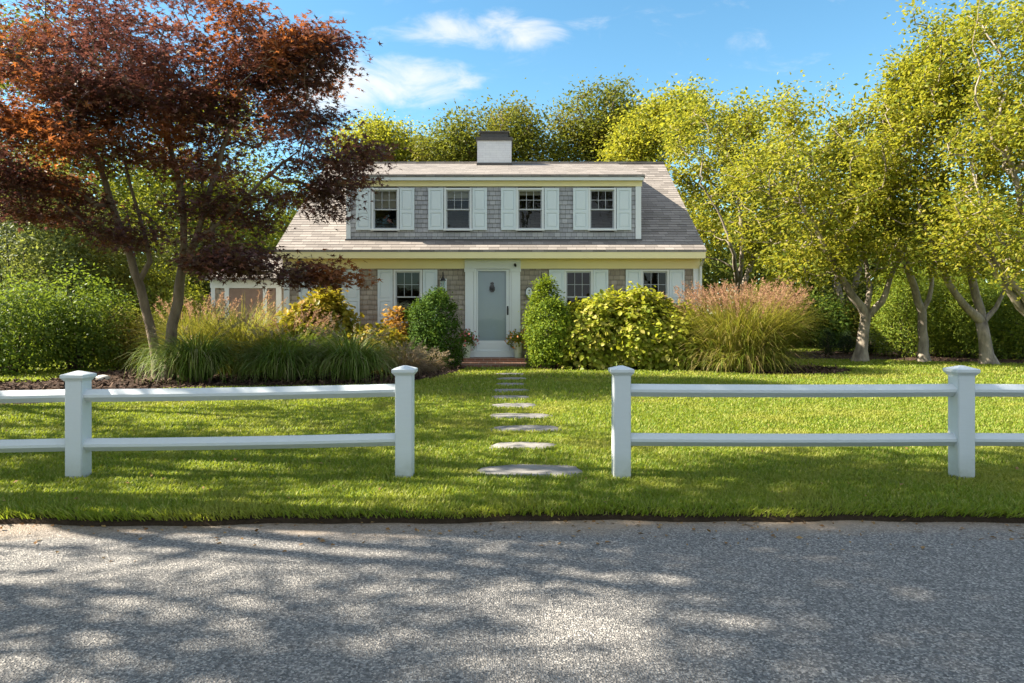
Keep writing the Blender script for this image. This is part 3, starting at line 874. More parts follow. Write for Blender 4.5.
def rail(parent, x0, z0, x1, z1):
    r = 0.056
    mb = MB(); e = 0.010
    prof = [(-r + e, -e * .0 - e), (-e, -r + e), (e, -r + e), (r - e, -e), (r - e, e), (e, r - e), (-e, r - e), (-r + e, e)]
    for k in range(8):
        a, b = prof[k], prof[(k + 1) % 8]
        n = 8
        for i in range(n):
            t0, t1 = i / n, (i + 1) / n
            sag = lambda t: -0.006 * 4 * t * (1 - t)
            xa, xb = x0 + (x1 - x0) * t0, x0 + (x1 - x0) * t1
            za, zb = z0 + (z1 - z0) * t0 + sag(t0), z0 + (z1 - z0) * t1 + sag(t1)
            mb.quad([(xa, FY + a[0], za + a[1]), (xb, FY + a[0], zb + a[1]), (xb, FY + b[0], zb + b[1]), (xa, FY + b[0], za + b[1])])
    mb.quad([(x0, FY + a[0], z0 + a[1]) for a in reversed(prof)]); mb.quad([(x1, FY + a[0], z1 + a[1]) for a in prof])
    mb.build('rail', M['fence'], parent)


def fence(posts, label):
    f = empty('rail_fence', (posts[0][0], FY, 0), label, 'fence', 'white rail fence beside the road')
    for (x, dz) in posts: fence_post(f, x, -0.02 + dz, 0.83 + dz)
    for (xa, da), (xb, db) in zip(posts, posts[1:]):
        s = 1 if xb > xa else -1
        for z in (0.648, 0.285): rail(f, xa + s * PW / 2 * .9, z + da, xb - s * PW / 2 * .9, z + db)
    return f


FD = FY - PW / 2
xl = [PXX(403.5, FD), PXX(73, FD)]; xr = [PXX(622.5, FD), PXX(967, FD)]
fence([(xl[0], 0.0), (xl[1], -0.04), (xl[1] - 2.5, -0.07)], 'white post and rail fence left of the stepping stones')
fence([(xr[0], 0.0), (xr[1], 0.0), (xr[1] + 2.5, 0.0)], 'white post and rail fence right of the stepping stones')

# ------------------------------------------------------------------ the house
WY = 17.2
xw = lambda px: PXX(px, WY)
zw = lambda py: PZ(py, WY)
HXL, HXR = -5.74, 4.70
EY, EZ, RY, RZZ = 16.75, 2.85, 21.5, 6.06
SL = (RZZ - EZ) / (RY - EY)
BY = 2 * RY - WY
house = empty('house', ((HXL + HXR) / 2, RY, 0), 'cape style shingled house with white shutters and long dormer', 'house')


def shingle_wall(mb, x0, x1, z0, z1, y, course, holes, yoff=0.016):
    """lapped courses on a wall that faces -Y, cut around holes (x0,x1,z0,z1)"""
    z = z0
    while z < z1 - 1e-4:
        zt = min(z1, z + course)
        cuts = [(x0, x1)]
        for (a, b, c, d) in holes:
            if d > z + 0.004 and c < zt - 0.004:
                nc = []
                for (p, q) in cuts:
                    if b <= p or a >= q: nc.append((p, q)); continue
                    if a > p: nc.append((p, a))
                    if b < q: nc.append((b, q))
                cuts = nc
        for (p, q) in cuts:
            mb.quad([(p, y - yoff, z), (q, y - yoff, z), (q, y, zt), (p, y, zt)], [(p, z), (q, z), (q, zt), (p, zt)])
            mb.quad([(p, y, z - .001), (q, y, z - .001), (q, y - yoff, z), (p, y - yoff, z)], [(p, z), (q, z), (q, z), (p, z)])
        z = zt


# openings: pixel columns of each glazed opening
LOW = [(317.5, 342.5), (395.5, 420.5), (566, 591), (642.5, 667)]
UPP = [(373.5, 397.5), (446, 470), (518, 542), (590, 614)]
LZ0, LZ1 = zw(322.5), zw(271.5)
UZ0, UZ1 = zw(229), zw(190)
low_holes = [(xw(a), xw(b), LZ0, LZ1) for a, b in LOW]
upp_holes = [(xw(a), xw(b), UZ0, UZ1) for a, b in UPP]
door_hole = (xw(476.5), xw(509.5), 0.2, zw(269.5))
mb = MB(); shingle_wall(mb, HXL + 0.14, HXR - 0.14, 0.03, 2.42, WY, 0.125, low_holes + [door_hole]); mb.build('front_wall', M['siding'], house)
for a in (HXL, HXR - 0.14):
    mb = MB(); mb.box(a, a + 0.14, WY - 0.03, WY + 0.1, 0.02, 2.42); mb.build('corner_board', M['white'], house)
# gable and back walls
mb = MB()
for x in (HXL + 0.012, HXR - 0.012):
    pts = [(x, WY, 0), (x, BY, 0), (x, BY, 2.72), (x, RY, RZZ - 0.16), (x, WY, 2.96)]
    mb.quad(pts, [(p[1], p[2]) for p in pts])
mb.quad([(HXL, BY, 0), (HXR, BY, 0), (HXR, BY, 2.72), (HXL, BY, 2.72)])
mb.build('side_walls', M['siding'], house)
# eave: soffit, frieze, fascia
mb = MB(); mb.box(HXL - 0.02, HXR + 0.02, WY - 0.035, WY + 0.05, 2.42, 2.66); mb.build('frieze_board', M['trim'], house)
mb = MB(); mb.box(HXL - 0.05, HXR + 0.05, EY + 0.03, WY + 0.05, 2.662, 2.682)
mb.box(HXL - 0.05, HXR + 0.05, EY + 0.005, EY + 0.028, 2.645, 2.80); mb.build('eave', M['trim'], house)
# main roof: lapped shingle courses
def roof_courses(mb, x0, x1, ya, za, yb, zb, course=0.14, lift=0.008):
    L = math.hypot(yb - ya, zb - za); dy, dz = (yb - ya) / L, (zb - za) / L; ny, nz = -dz, dy
    if nz < 0: ny, nz = -ny, -nz
    s = 0; rg = random.Random(3)
    while s < L - 1e-4:
        e = min(L, s + course)
        lf = lift * rg.uniform(.8, 1.25)
        a0 = (ya + dy * s, za + dz * s); a1 = (a0[0] + ny * lf, a0[1] + nz * lf); b = (ya + dy * e, za + dz * e)
        mb.quad([(x0, a1[0], a1[1]), (x1, a1[0], a1[1]), (x1, b[0], b[1]), (x0, b[0], b[1])], [(x0, s), (x1, s), (x1, e), (x0, e)])
        mb.quad([(x0, a0[0], a0[1]), (x1, a0[0], a0[1]), (x1, a1[0], a1[1]), (x0, a1[0], a1[1])], [(x0, s), (x1, s), (x1, s), (x0, s)])
        s = e


RXL, RXR = -5.83, 4.77
mb = MB(); roof_courses(mb, RXL, RXR, EY, EZ, RY, RZZ); roof_courses(mb, RXL, RXR, 2 * RY - EY, EZ, RY, RZZ)
for x in (RXL, RXR):      # rake edges
    mb.quad([(x, EY, EZ), (x, RY, RZZ), (x, RY, RZZ - 0.06), (x, EY, EZ - 0.05)])
    mb.quad([(x, 2 * RY - EY, EZ), (x, RY, RZZ), (x, RY, RZZ - 0.06), (x, 2 * RY - EY, EZ - 0.05)])
mb.quad([(RXL, EY + .0, EZ - 0.05), (RXR, EY, EZ - 0.05), (RXR, EY, EZ), (RXL, EY, EZ)])
mb.box(RXL, RXR, RY - 0.1, RY + 0.1, RZZ - 0.04, RZZ + 0.022)
roof = mb.build('roof', M['roof'], house)
for s, x in ((-1, HXL - 0.03), (1, HXR + 0.03)):
    mb = MB()
    for (y0, y1) in ((EY + 0.01, RY), (2 * RY - EY - 0.01, RY)):
        z0 = EZ - 0.055
        a = (x - 0.03, y0, z0); 
        mb.quad([(x, y0, z0), (x, y1, RZZ - 0.062), (x, y1, RZZ - 0.22), (x, y0, z0 - 0.14)])
    mb.build('rake_board', M['white'], house)
# chimney
cx0, cx1, cy0, cy1 = PXX(477.3, 20.6), PXX(511.5, 20.6), 20.6, 21.45
zc = lambda py: PZ(py, 20.6)
mb = MB(); mb.box(cx0, cx1, cy0, cy1, 5.2, zc(140.5)); ch = mb.build('chimney', M['chimney'], roof)
mb = MB(); mb.box(cx0 - 0.035, cx1 + 0.035, cy0 - 0.035, cy1 + 0.035, zc(140.5), zc(137.2)); mb.box(cx0 + 0.1, cx1 - 0.1, cy0 + 0.08, cy1 - 0.08, zc(137.2), zc(132)); mb.box(cx0 + 0.06, cx1 - 0.06, cy0 + 0.04, cy1 - 0.04, zc(132), zc(130.6))
mb.build('chimney_cap', M['lead'], roof)
mb = MB(); mb.box(cx0 - 0.02, cx1 + 0.02, cy0 - 0.03, cy1, 5.35, 5.86); mb.build('chimney_flashing', M['lead'], roof)

# dormer
DXL, DXR = xw(346.4), xw(641)
DEY = WY - 0.14
DZT = PZ(174.5, DEY); DRY, DRZ = 21.42, 6.02
mb = MB(); shingle_wall(mb, DXL + 0.11, DXR - 0.14, 3.0, zw(186.5), WY, 0.115, upp_holes); dw = mb.build('dormer_wall', M['siding_skytint'], house)
for x in (DXL + 0.01, DXR - 0.01):
    mb = MB()
    pts = [(x, WY, 2.9), (x, WY, DZT - 0.12), (x, DRY - .3, DRZ - 0.2)]
    mb.quad(pts, [(p[1], p[2]) for p in pts])
    mb.build('dormer_cheek', M['siding_skytint'], dw)
for a, b in ((DXL, DXL + 0.11), (DXR - 0.14, DXR)):
    mb = MB(); mb.box(a, b, WY - 0.03, WY + 0.1, 3.05, zw(186.5)); mb.build('dormer_corner_board', M['white'], dw)
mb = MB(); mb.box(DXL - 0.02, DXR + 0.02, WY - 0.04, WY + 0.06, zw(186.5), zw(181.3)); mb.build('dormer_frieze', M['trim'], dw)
mb = MB(); mb.box(DXL - 0.05, DXR + 0.05, DEY + 0.004, WY + 0.06, zw(181.3) + 0.002, DZT - 0.055); mb.build('dormer_fascia', M['white'], dw)
mb = MB(); roof_courses(mb, DXL - 0.07, DXR + 0.07, DEY - 0.02, DZT, DRY, DRZ, 0.14, 0.0015)
mb.quad([(DXL - .07, DEY - .02, DZT - .05), (DXR + .07, DEY - .02, DZT - .05), (DXR + .07, DEY - .02, DZT), (DXL - .07, DEY - .02, DZT)])
for x in (DXL - 0.07, DXR + 0.07): mb.quad([(x, DEY - .02, DZT - .10), (x, DRY, DRZ - .10), (x, DRY, DRZ), (x, DEY - .02, DZT)])
mb.build('dormer_roof', M['roof'], roof)
mb = MB(); mb.box(DXL - 0.02, DXR + 0.02, WY - 0.06, WY - 0.02, 3.10, 3.165); mb.build('dormer_flashing', M['lead'], dw)

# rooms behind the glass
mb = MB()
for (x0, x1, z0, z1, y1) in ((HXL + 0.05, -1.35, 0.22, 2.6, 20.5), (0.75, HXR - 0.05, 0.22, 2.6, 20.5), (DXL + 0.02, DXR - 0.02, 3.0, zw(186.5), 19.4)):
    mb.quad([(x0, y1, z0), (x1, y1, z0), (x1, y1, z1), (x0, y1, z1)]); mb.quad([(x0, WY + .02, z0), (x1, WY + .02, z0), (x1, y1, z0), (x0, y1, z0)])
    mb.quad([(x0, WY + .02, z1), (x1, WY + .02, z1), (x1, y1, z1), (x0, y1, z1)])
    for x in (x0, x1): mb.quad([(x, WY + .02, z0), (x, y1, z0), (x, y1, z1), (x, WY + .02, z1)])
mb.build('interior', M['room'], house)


def window(x0, x1, z0, z1, shade=0.0):
    y = WY
    mb = MB(); t = 0.045
    mb.box(x0 - t, x0, y - 0.045, y + 0.06, z0, z1); mb.box(x1, x1 + t, y - 0.045, y + 0.06, z0, z1)
    mb.box(x0 - t, x1 + t, y - 0.047, y + 0.06, z1, z1 + t); mb.box(x0 - t - 0.015, x1 + t + 0.015, y - 0.075, y + 0.06, z0 - 0.045, z0)
    wi = mb.build('window', M['white'], house)
    mb = MB(); s = 0.032; zm = z0 + (z1 - z0) * 0.5
    for (a, b, yy) in ((z0, zm + .015, y + 0.03), (zm - 0.015, z1, y + 0.0)):
        mb.box(x0, x0 + s, yy, yy + .028, a, b); mb.box(x1 - s, x1, yy, yy + .028, a, b)
        mb.box(x0 + s, x1 - s, yy + .001, yy + .027, a, a + s); mb.box(x0 + s, x1 - s, yy + .001, yy + .027, b - s, b)
    ix0, ix1 = x0 + s, x1 - s; yy = y + 0.004
    for k in (1, 2):
        xm = ix0 + (ix1 - ix0) * k / 3; mb.box(xm - .0055, xm + .0055, yy, yy + .02, zm + .017, z1 - s)
    zz = (zm + .015 + z1 - s) / 2; mb.box(ix0, ix1, yy + .002, yy + .018, zz - .0055, zz + .0055)
    mb.build('sash', M['sash'], wi)
    mb = MB(); mb.quad([(ix0, y + .044, z0 + s), (ix1, y + .044, z0 + s), (ix1, y + .044, zm), (ix0, y + .044, zm)]); mb.quad([(ix0, y + .014, zm), (ix1, y + .014, zm), (ix1, y + .014, z1 - s), (ix0, y + .014, z1 - s)])
    mb.build('pane', M['glass'], wi)
    if shade:
        mb = MB(); mb.box(x0 + .01, x1 - .01, y + .10, y + .11, z1 - (z1 - z0) * shade, z1 - .01); mb.build('window_shade', M['blind'], wi)
    return wi


def shutter(x0, x1, z0, z1):
    y1 = WY - 0.026; y0 = y1 - 0.03
    mb = MB(); s = 0.05; zm = z0 + (z1 - z0) * 0.44
    mb.box(x0, x0 + s, y0, y1, z0, z1); mb.box(x1 - s, x1, y0, y1, z0, z1)
    for a, b in ((z0, z0 + .07), (zm - .035, zm + .035), (z1 - .06, z1)): mb.box(x0 + s, x1 - s, y0 + .001, y1, a, b)
    for a, b in ((z0 + .07, zm - .035), (zm + .035, z1 - .06)):
        mb.box(x0 + s, x1 - s, y0 + 0.02, y1 - .001, a, b)
        ax, bx, az, bz = x0 + s + .035, x1 - s - .035, a + .035, b - .035   # raised panel
        mb.quad([(ax, y0 + .006, az), (bx, y0 + .006, az), (bx, y0 + .006, bz), (ax, y0 + .006, bz)])
        c = [(x0 + s, a), (x1 - s, a), (x1 - s, b), (x0 + s, b)]; d = [(ax, az), (bx, az), (bx, bz), (ax, bz)]
        for k in range(4):
            k2 = (k + 1) % 4; mb.quad([(c[k][0], y0 + .019, c[k][1]), (c[k2][0], y0 + .019, c[k2][1]), (d[k2][0], y0 + .006, d[k2][1]), (d[k][0], y0 + .006, d[k][1])])
    mb.build('shutter', M['shutter'], house)


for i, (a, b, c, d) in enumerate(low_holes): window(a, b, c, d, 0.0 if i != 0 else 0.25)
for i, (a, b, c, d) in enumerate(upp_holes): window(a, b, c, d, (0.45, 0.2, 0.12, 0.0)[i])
for a, b in ((299.5, 315), (344.5, 360), (378, 393), (423, 437.5), (549, 564), (593, 608), (625.5, 640.5), (669, 684)):
    shutter(xw(a), xw(b), LZ0 - 0.03, LZ1 + 0.045)
for a, b in ((356.5, 371), (400, 414.5), (428.5, 443.5), (472.5, 487), (501, 516), (544.5, 559), (573, 588), (616.5, 631)):
    shutter(xw(a), xw(b), UZ0 - 0.03, UZ1 + 0.04)

mb = MB(); mb.tube([(HXR + .02, EY + .1, 2.62), (HXR + .03, WY - .07, 2.48), (HXR + .03, WY - .07, .1)], .035, 8); mb.build('downspout', M['white'], house)
# entry: pilasters, door
mb = MB()
for a, b in ((465.3, 473.6), (511.6, 520.2)):
    mb.box(xw(a), xw(b), WY - 0.07, WY + .01, 0.2, 2.42)
    mb.box(xw(a) - .02, xw(b) + .02, WY - 0.085, WY + .01, 0.19, 0.36); mb.box(xw(a) - .02, xw(b) + .02, WY - 0.085, WY + .01, 2.34, 2.419)
mb.box(xw(465.3) - .01, xw(520.2) + .01, WY - 0.075, WY - .037, 2.421, 2.655)
mb.box(xw(473.8), xw(476.6), WY - 0.055, WY + .05, 0.2, zw(269.3)); mb.box(xw(509.4), xw(511.5), WY - 0.055, WY + .05, 0.2, zw(269.3)); mb.box(xw(473.8), xw(511.5), WY - 0.057, WY + .05, zw(269.3), 2.418)
mb.box(xw(474), xw(511.3), WY - 0.10, WY + .05, 0.2, zw(351))
mb.build('door_surround', M['white'], house)
dx0, dx1, dz0, dz1 = xw(476.8), xw(509.2), zw(350.8), zw(269.6)
mb = MB(); s = 0.075; y = WY - 0.035
mb.box(dx0, dx0 + s * .45, y, y + .03, dz0, dz1); mb.box(dx1 - s, dx1, y, y + .03, dz0, dz1); mb.box(dx0 + s * .45, dx1 - s, y + .001, y + .03, dz1 - s * .5, dz1); mb.box(dx0 + s * .45, dx1 - s, y + .001, y + .03, dz0, zw(340.5))
mb.box(dx0 + .06, dx1 - .1, y - .006, y + .002, dz0 + .06, zw(341.8) - .02)
door = mb.build('door', M['white'], house)
mb = MB(); mb.quad([(dx0 + .03, y + .015, zw(340.5)), (dx1 - s, y + .015, zw(340.5)), (dx1 - s, y + .015, dz1 - .03), (dx0 + .03, y + .015, dz1 - .03)]); mb.build('storm_pane', M['glass'], door)
mb = MB(); mb.box(dx0, dx1, WY + 0.045, WY + 0.08, 0.2, dz1 + .02)
pc = (dx0 + dx1) / 2 - .02
hz = zw(312)
for (a, b, c, d) in ((dx0 + .1, pc - .04, hz + .09, zw(281)), (pc + .04, dx1 - .12, hz + .09, zw(281)), (dx0 + .1, pc - .04, zw(338), hz - .05), (pc + .04, dx1 - .12, zw(338), hz - .05), (dx0 + .1, pc - .04, zw(279), zw(274)), (pc + .04, dx1 - .12, zw(279), zw(274))):
    mb.box(a, b, WY + .034, WY + .05, c, d)
mb.build('inner_door', M['door'], door)
mb = MB(); mb.lathe(pc, WY + .0, [(0.005, zw(292.3)), (.045, zw(291.8)), (.07, zw(290)), (.068, zw(287.5)), (.045, zw(285.5)), (.03, zw(284.3)), (.05, zw(283)), (.01, zw(282.2))], 12, 1, .35)
o = mb.build('door_knocker', M['dark'], door, True)
mb = MB(); hx = dx1 - s * .5; mb.box(hx - .02, hx + .02, y - .008, y - .001, zw(315), zw(306)); mb.tube([(hx, y - .01, zw(313)), (hx, y - .05, zw(312.5)), (hx, y - .055, zw(309)), (hx, y - .01, zw(308))], .011); mb.build('door_handle', M['dark'], door)
mb = MB(); mb.box(xw(514), xw(516), WY - .12, WY - .076, zw(266.5), zw(264)); mb.tube([(xw(515), WY - .10, zw(264.5)), (xw(515.6), WY - .18, zw(266.5))], .025); mb.build('entry_spotlight', M['dark'], house)

# low side wing on the left
SX0, SX1, SY = PXX(212, 19.6), HXL, 19.6
zs = lambda py: PZ(py, SY)
mb = MB(); mb.box(SX0, SX1 - .0, SY + .02, SY + 4, 0, zs(281)); sw = mb.build('side_wing', M['siding'], house)
mb = MB()
mb.box(SX0 - .05, SX1, SY - .01, SY + .019, zs(288), zs(279))
for a, b in ((211, 215), (224.5, 229), (263, 267), (276, 281.5)): mb.box(PXX(a, SY), PXX(b, SY), SY - .008, SY + .018, 0, zs(288))
mb.build('wing_trim', M['white'], sw)
mb = MB()
ax, az, ay = SX0 - .12, zs(278.5), SY - .2
rx, rz, ry = PXX(242, SY + 2), PZ(254.5, SY + 2), SY + 2
L = math.hypot(ry - ay, rz - az); n = int(L / .14)
for k in range(n):
    t0, t1 = k / n, (k + 1) / n
    p = lambda t, l: (ax + (rx - ax) * t, ay + (ry - ay) * t - .35 * l, az + (rz - az) * t + l)
    a0, a1 = p(t0, .012), p(t1, 0)
    mb.quad([a0, (SX1, a0[1], a0[2]), (SX1, a1[1], a1[2]), a1], [(a0[0], L * t0), (SX1, L * t0), (SX1, L * t1), (a1[0], L * t1)])
mb.quad([(ax, ay, az), (rx, ry, rz), (ax, ay + 4.4, az)], [(0, 0), (2, 2), (4, 0)]); mb.quad([(ax, ay + 4.4, az), (SX1, ay + 4.4, az), (SX1, ry, rz), (rx, ry, rz)])
mb.quad([(ax, ay, az - .06), (SX1, ay, az - .06), (SX1, ay, az), (ax, ay, az)])
mb.build('wing_roof', M['roof'], sw)
mb = MB(); mb.box(PXX(229.5, SY), PXX(262.5, SY), SY - .004, SY + .016, zs(330), zs(289)); mb.box(PXX(267.5, SY), PXX(275.5, SY), SY - .004, SY + .016, zs(330), zs(289)); mb.build('wing_shutter', mat_plain('brown_board', (0.22, 0.15, 0.12), .7), sw)

# doorsteps, pots, lamps, plaque
sx0, sx1 = PXX(461.5, 16.5), PXX(526.5, 16.5)
mb = MB(); mb.box(sx0, sx1, 16.32, 16.68, -.05, .095); mb.box(sx0 + .02, sx1 - .02, 16.66, WY - .11, -.05, .197)
tag(mb.build('doorsteps', M['brick']), 'two low red brick steps in front of the white door', 'steps')


def flower_pot(px, label, petal, seed, plant):
    x, y = PXX(px, 16.9), 16.9; z0 = .198
    root = empty('flower_pot', (x, y, z0), label, 'flower pot', 'flower pots by the front door')
    mb = MB(); mb.lathe(x, y, [(.085, z0), (.088, z0 + .02), (.112, z0 + .33), (.128, z0 + .34), (.128, z0 + .385), (.105, z0 + .387), (.1, z0 + .35)], 20); mb.build('pot', M['pot'], root, False)
    rg = np.random.default_rng(seed); n = 420
    d = unit(rg.normal(size=(n, 3)) * np.array([1, 1, .8]) + np.array([0, 0, .5])); rr = .06 + .22 * rg.random(n)
    pos = np.array([x, y, z0 + .40]) + d * rr[:, None] * np.array([1, .9, 1.1])
    link('leaves', leaf_mesh(rg, 'leaves', pos, d + rg.normal(size=(n, 3)) * .5, d + rg.normal(size=(n, 3)) * .6, .05 + .04 * rg.random(n), 'leaf', plant), root)
    n = 45; k = np.repeat(np.arange(n), 7); d = unit(rg.normal(size=(n, 3)) * np.array([1.2, .9, .7]) + np.array([0, -.2, .5])); c = np.array([x, y, z0 + .42]) + d * (.2 + .14 * rg.random(n))[:, None]
    p = c[k]; dv = rg.normal(size=(len(k), 3)); link('blossoms', leaf_mesh(rg, 'blossoms', p, d[k] + .4 * dv, dv, np.full(len(k), .042), 'leaf', petal), root)


flower_pot(466.5, 'pale pot of pink red flowers left of the front door', M['pink'], 51, M['shrubleaf'])
flower_pot(517.8, 'pale pot of yellow and orange flowers right of the front door', M['yellow'], 52, M['limeleaf'])


def wall_lantern(px, label):
    x = xw(px); y = WY - .02; zt, zb = zw(280), zw(290.5)
    root = empty('wall_lantern', (x, y, zb), label, 'wall lantern', 'lanterns beside the front door')
    mb = MB(); mb.box(x - .085, x + .085, y - .03, y + .01, zb - .02, zt + .03); mb.build('backplate', M['white'], root)
    mb = MB(); yc = y - .14
    mb.tube([(x, y - .03, zt + .02), (x, y - .07, zt + .16), (x, yc, zt + .19), (x, yc, zt + .05)], .012)
    mb.lathe(x, yc, [(.075, zt - .03), (.07, zt - .01), (.03, zt + .05), (.008, zt + .1)], 8); mb.lathe(x, yc, [(.02, zb - .05), (.062, zb - .02), (.062, zb)], 8)
    for k in range(4):
        a = math.pi / 4 + k * math.pi / 2; mb.tube([(x + .058 * math.cos(a), yc + .058 * math.sin(a), zb), (x + .066 * math.cos(a), yc + .066 * math.sin(a), zt - .03)], .006, 5)
    mb.build('lantern_frame', M['dark'], root)
    mb = MB(); mb.lathe(x, yc, [(.052, zb), (.06, zt - .031)], 8); mb.build('lantern_glass', M['glass'], root)


wall_lantern(443.5, 'black carriage lantern on shingles left of the front door')
wall_lantern(541.5, 'black carriage lantern on shingles right of the door near the oval sign')
x, z = xw(529), zw(292.7); y = WY - .02
root = empty('house_sign', (x, y, z), 'white oval sign with dark rim on the shingles right of the door', 'sign')
def oval(mb, cx, cz, a, b, y0, y1, n=28):
    A = [(cx + a * math.cos(t * 2 * math.pi / n), cz + b * math.sin(t * 2 * math.pi / n)) for t in range(n)]
    mb.quad([(p[0], y0, p[1]) for p in A])
    for k in range(n): p, q = A[k], A[(k + 1) % n]; mb.quad([(p[0], y1, p[1]), (q[0], y1, q[1]), (q[0], y0, q[1]), (p[0], y0, p[1])])
mb = MB(); oval(mb, x, z, .098, .148, y - .02, y + .01); mb.build('sign_rim', M['dark'], root)
mb = MB(); oval(mb, x, z, .082, .13, y - .028, y - .019); mb.build('sign_face', M['white'], root)
mb = MB()
for (a, b, c, d) in ((-.012, .028, .045, .075), (.0, .02, .03, .045), (-.02, -.004, .05, .06), (-.03, .03, -.005, .004), (-.028, .02, -.03, -.022)): mb.box(x + a, x + b, y - .031, y - .0275, z + c, z + d)
mb.build('sign_motif', mat_plain('sign_ink', (.12, .13, .16), .6), root)

exec_veg = True
# ------------------------------------------------------------------ the red maple
def E(px, py, D, rx, rz, ry, wt=1.0):
    c = P(px, py, D); return (c[0], c[1], c[2], rx * D / F, ry, rz * D / F, wt)


MD = 13.0
def T(*pts):       # polyline given as (px, py, D)
    return [P(*p) if p[1] < 400 else P(*p) for p in pts]


def root_at(px, D): return ((px - CX) * D / F, D, -0.05)


ml = [E(165, 60, 12.4, 130, 75, 2.4), E(55, 75, 12.2, 100, 80, 2.2), E(262, 80, 12.3, 66, 62, 1.8), E(310, 62, 12.4, 24, 22, .8), E(338, 42, 12.3, 14, 8, .4, 4), E(322, 112, 12.3, 18, 12, .5, 3), E(312, 158, 12.2, 56, 34, 1.5), E(255, 190, 12.2, 70, 36, 1.5), E(60, 150, 12.2, 85, 45, 1.9),
      E(160, 130, 12.4, 90, 45, 2.0), E(330, 205, 12.0, 22, 18, .6), E(255, 262, 12.0, 52, 13, .8), E(310, 275, 12.0, 30, 9, .4), E(195, 215, 12.2, 32, 18, .8), E(95, 215, 12.2, 34, 20, .9), E(225, 250, 12.0, 28, 18, .6, 1.5), E(262, 264, 11.8, 70, 10, .6, 4), E(322, 276, 11.8, 32, 7, .3, 6), E(330, 195, 11.8, 16, 16, .6, 2.4), E(362, 155, 11.8, 14, 12, .5, 3), E(20, 195, 12.2, 48, 24, 1.2, 2), E(120, 235, 12.2, 34, 14, .8, 2), E(305, 60, 12.2, 36, 28, .9, 2), E(330, 42, 12.2, 12, 10, .4, 3)]
trunks = [[root_at(160, MD), P(150, 325, MD), P(140, 288, 12.9), P(124, 240, 12.8), P(112, 205, 12.7), P(100, 165, 12.6), P(80, 120, 12.5), P(60, 70, 12.4)],
          [root_at(168, MD), P(172, 325, 13.0), P(180, 285, 12.9), P(183, 245, 12.8), P(184, 215, 12.8), P(176, 170, 12.7), P(165, 110, 12.6), P(160, 40, 12.5)],
          [P(181, 275, 12.9), P(196, 240, 12.7), P(208, 200, 12.5), P(222, 150, 12.4), P(240, 95, 12.3)],
          [P(140, 280, 12.9), P(150, 262, 12.8), P(142, 225, 12.8), P(128, 175, 12.7), P(120, 120, 12.5)],
          [P(196, 240, 12.7), P(230, 215, 12.4), P(262, 180, 12.3), P(300, 150, 12.2)]]
rngm = np.random.default_rng(7)
make_tree('maple_tree', 'japanese maple with dark purple red leaves in the left bed', 'tree', (PXX(164, MD), MD, 0), trunks, ml, 980, 84, (.27, .27, .075), .118, M['maple'], M['maplebark'], 'maple', 7, 0.5,
          gaps=.34, gscale=.75, stray=0.0, r_tip=.0055, trunk_r=[.105, .115, .06, .055, .045], droop=.35, flat=.45)

# ------------------------------------------------------------------ trees on the right
def rtree(label, D, trunks, ells, seed, ntips=330, per=90, ls=.095, trr=None, mat='cherry', sp=.21, bark='greybark', name='shade_tree', group='yellow green trees right of the house'):
    b = trunks[0][0]
    return make_tree(name, label, 'tree', (b[0], b[1], 0), trunks, ells, int(ntips * 1.5), int(per * .6), (sp, sp, sp * .8), ls * 1.3, M[mat], M[bark], 'leaf', seed, 0.35, group, .0075, trr, .35, .7, gaps=.36)


rtree('grey trunked tree forking low, nearest the tall plumed grass', 18.5, [[root_at(860, 18.5), P(863, 335, 18.5), P(866, 315, 18.5), P(852, 296, 18.3), P(838, 272, 18.2), P(822, 240, 18), P(800, 200, 18)],
      [P(866, 318, 18.5), P(882, 302, 18.4), P(893, 270, 18.4), P(905, 245, 18.3), P(880, 190, 18.2)], [P(866, 316, 18.5), P(869, 290, 18.6), P(865, 255, 18.8), P(850, 200, 18.8)]],
      [E(800, 190, 18.2, 85, 62, 2.2), E(845, 150, 18.5, 70, 55, 2.0), E(775, 150, 18.6, 60, 50, 1.6), E(850, 222, 18.3, 70, 46, 1.9), E(838, 112, 18.4, 16, 36, .6, 2.5), E(795, 270, 17.6, 45, 20, 1.2), E(862, 262, 17.6, 35, 18, 1.0), E(870, 100, 18.4, 10, 26, .4, 3), E(790, 105, 18.4, 12, 22, .4, 3), E(798, 245, 18, 62, 34, 1.4)], 31, 360, 95, .09, [.17, .10, .075])
rtree('slim tree with curving trunk against the bright green conifer', 18.3, [[root_at(924, 18.3), P(923, 330, 18.3), P(922, 312, 18.3), P(914, 288, 18.2), P(906, 262, 18), P(888, 235, 18), P(880, 200, 18)],
      [P(922, 312, 18.3), P(930, 298, 18.3), P(933, 270, 18.4), P(942, 220, 18.4)]],
      [E(900, 150, 17.8, 62, 62, 1.9), E(905, 200, 18, 65, 40, 1.7), E(928, 105, 17.6, 45, 60, 1.5), E(900, 85, 17.8, 18, 45, .6, 2.5), E(900, 268, 17.4, 26, 16, .8), E(885, 60, 17.8, 7, 30, .3, 4), E(885, 235, 17.8, 40, 26, 1.0)], 32, 330, 95, .09, [.125, .075])
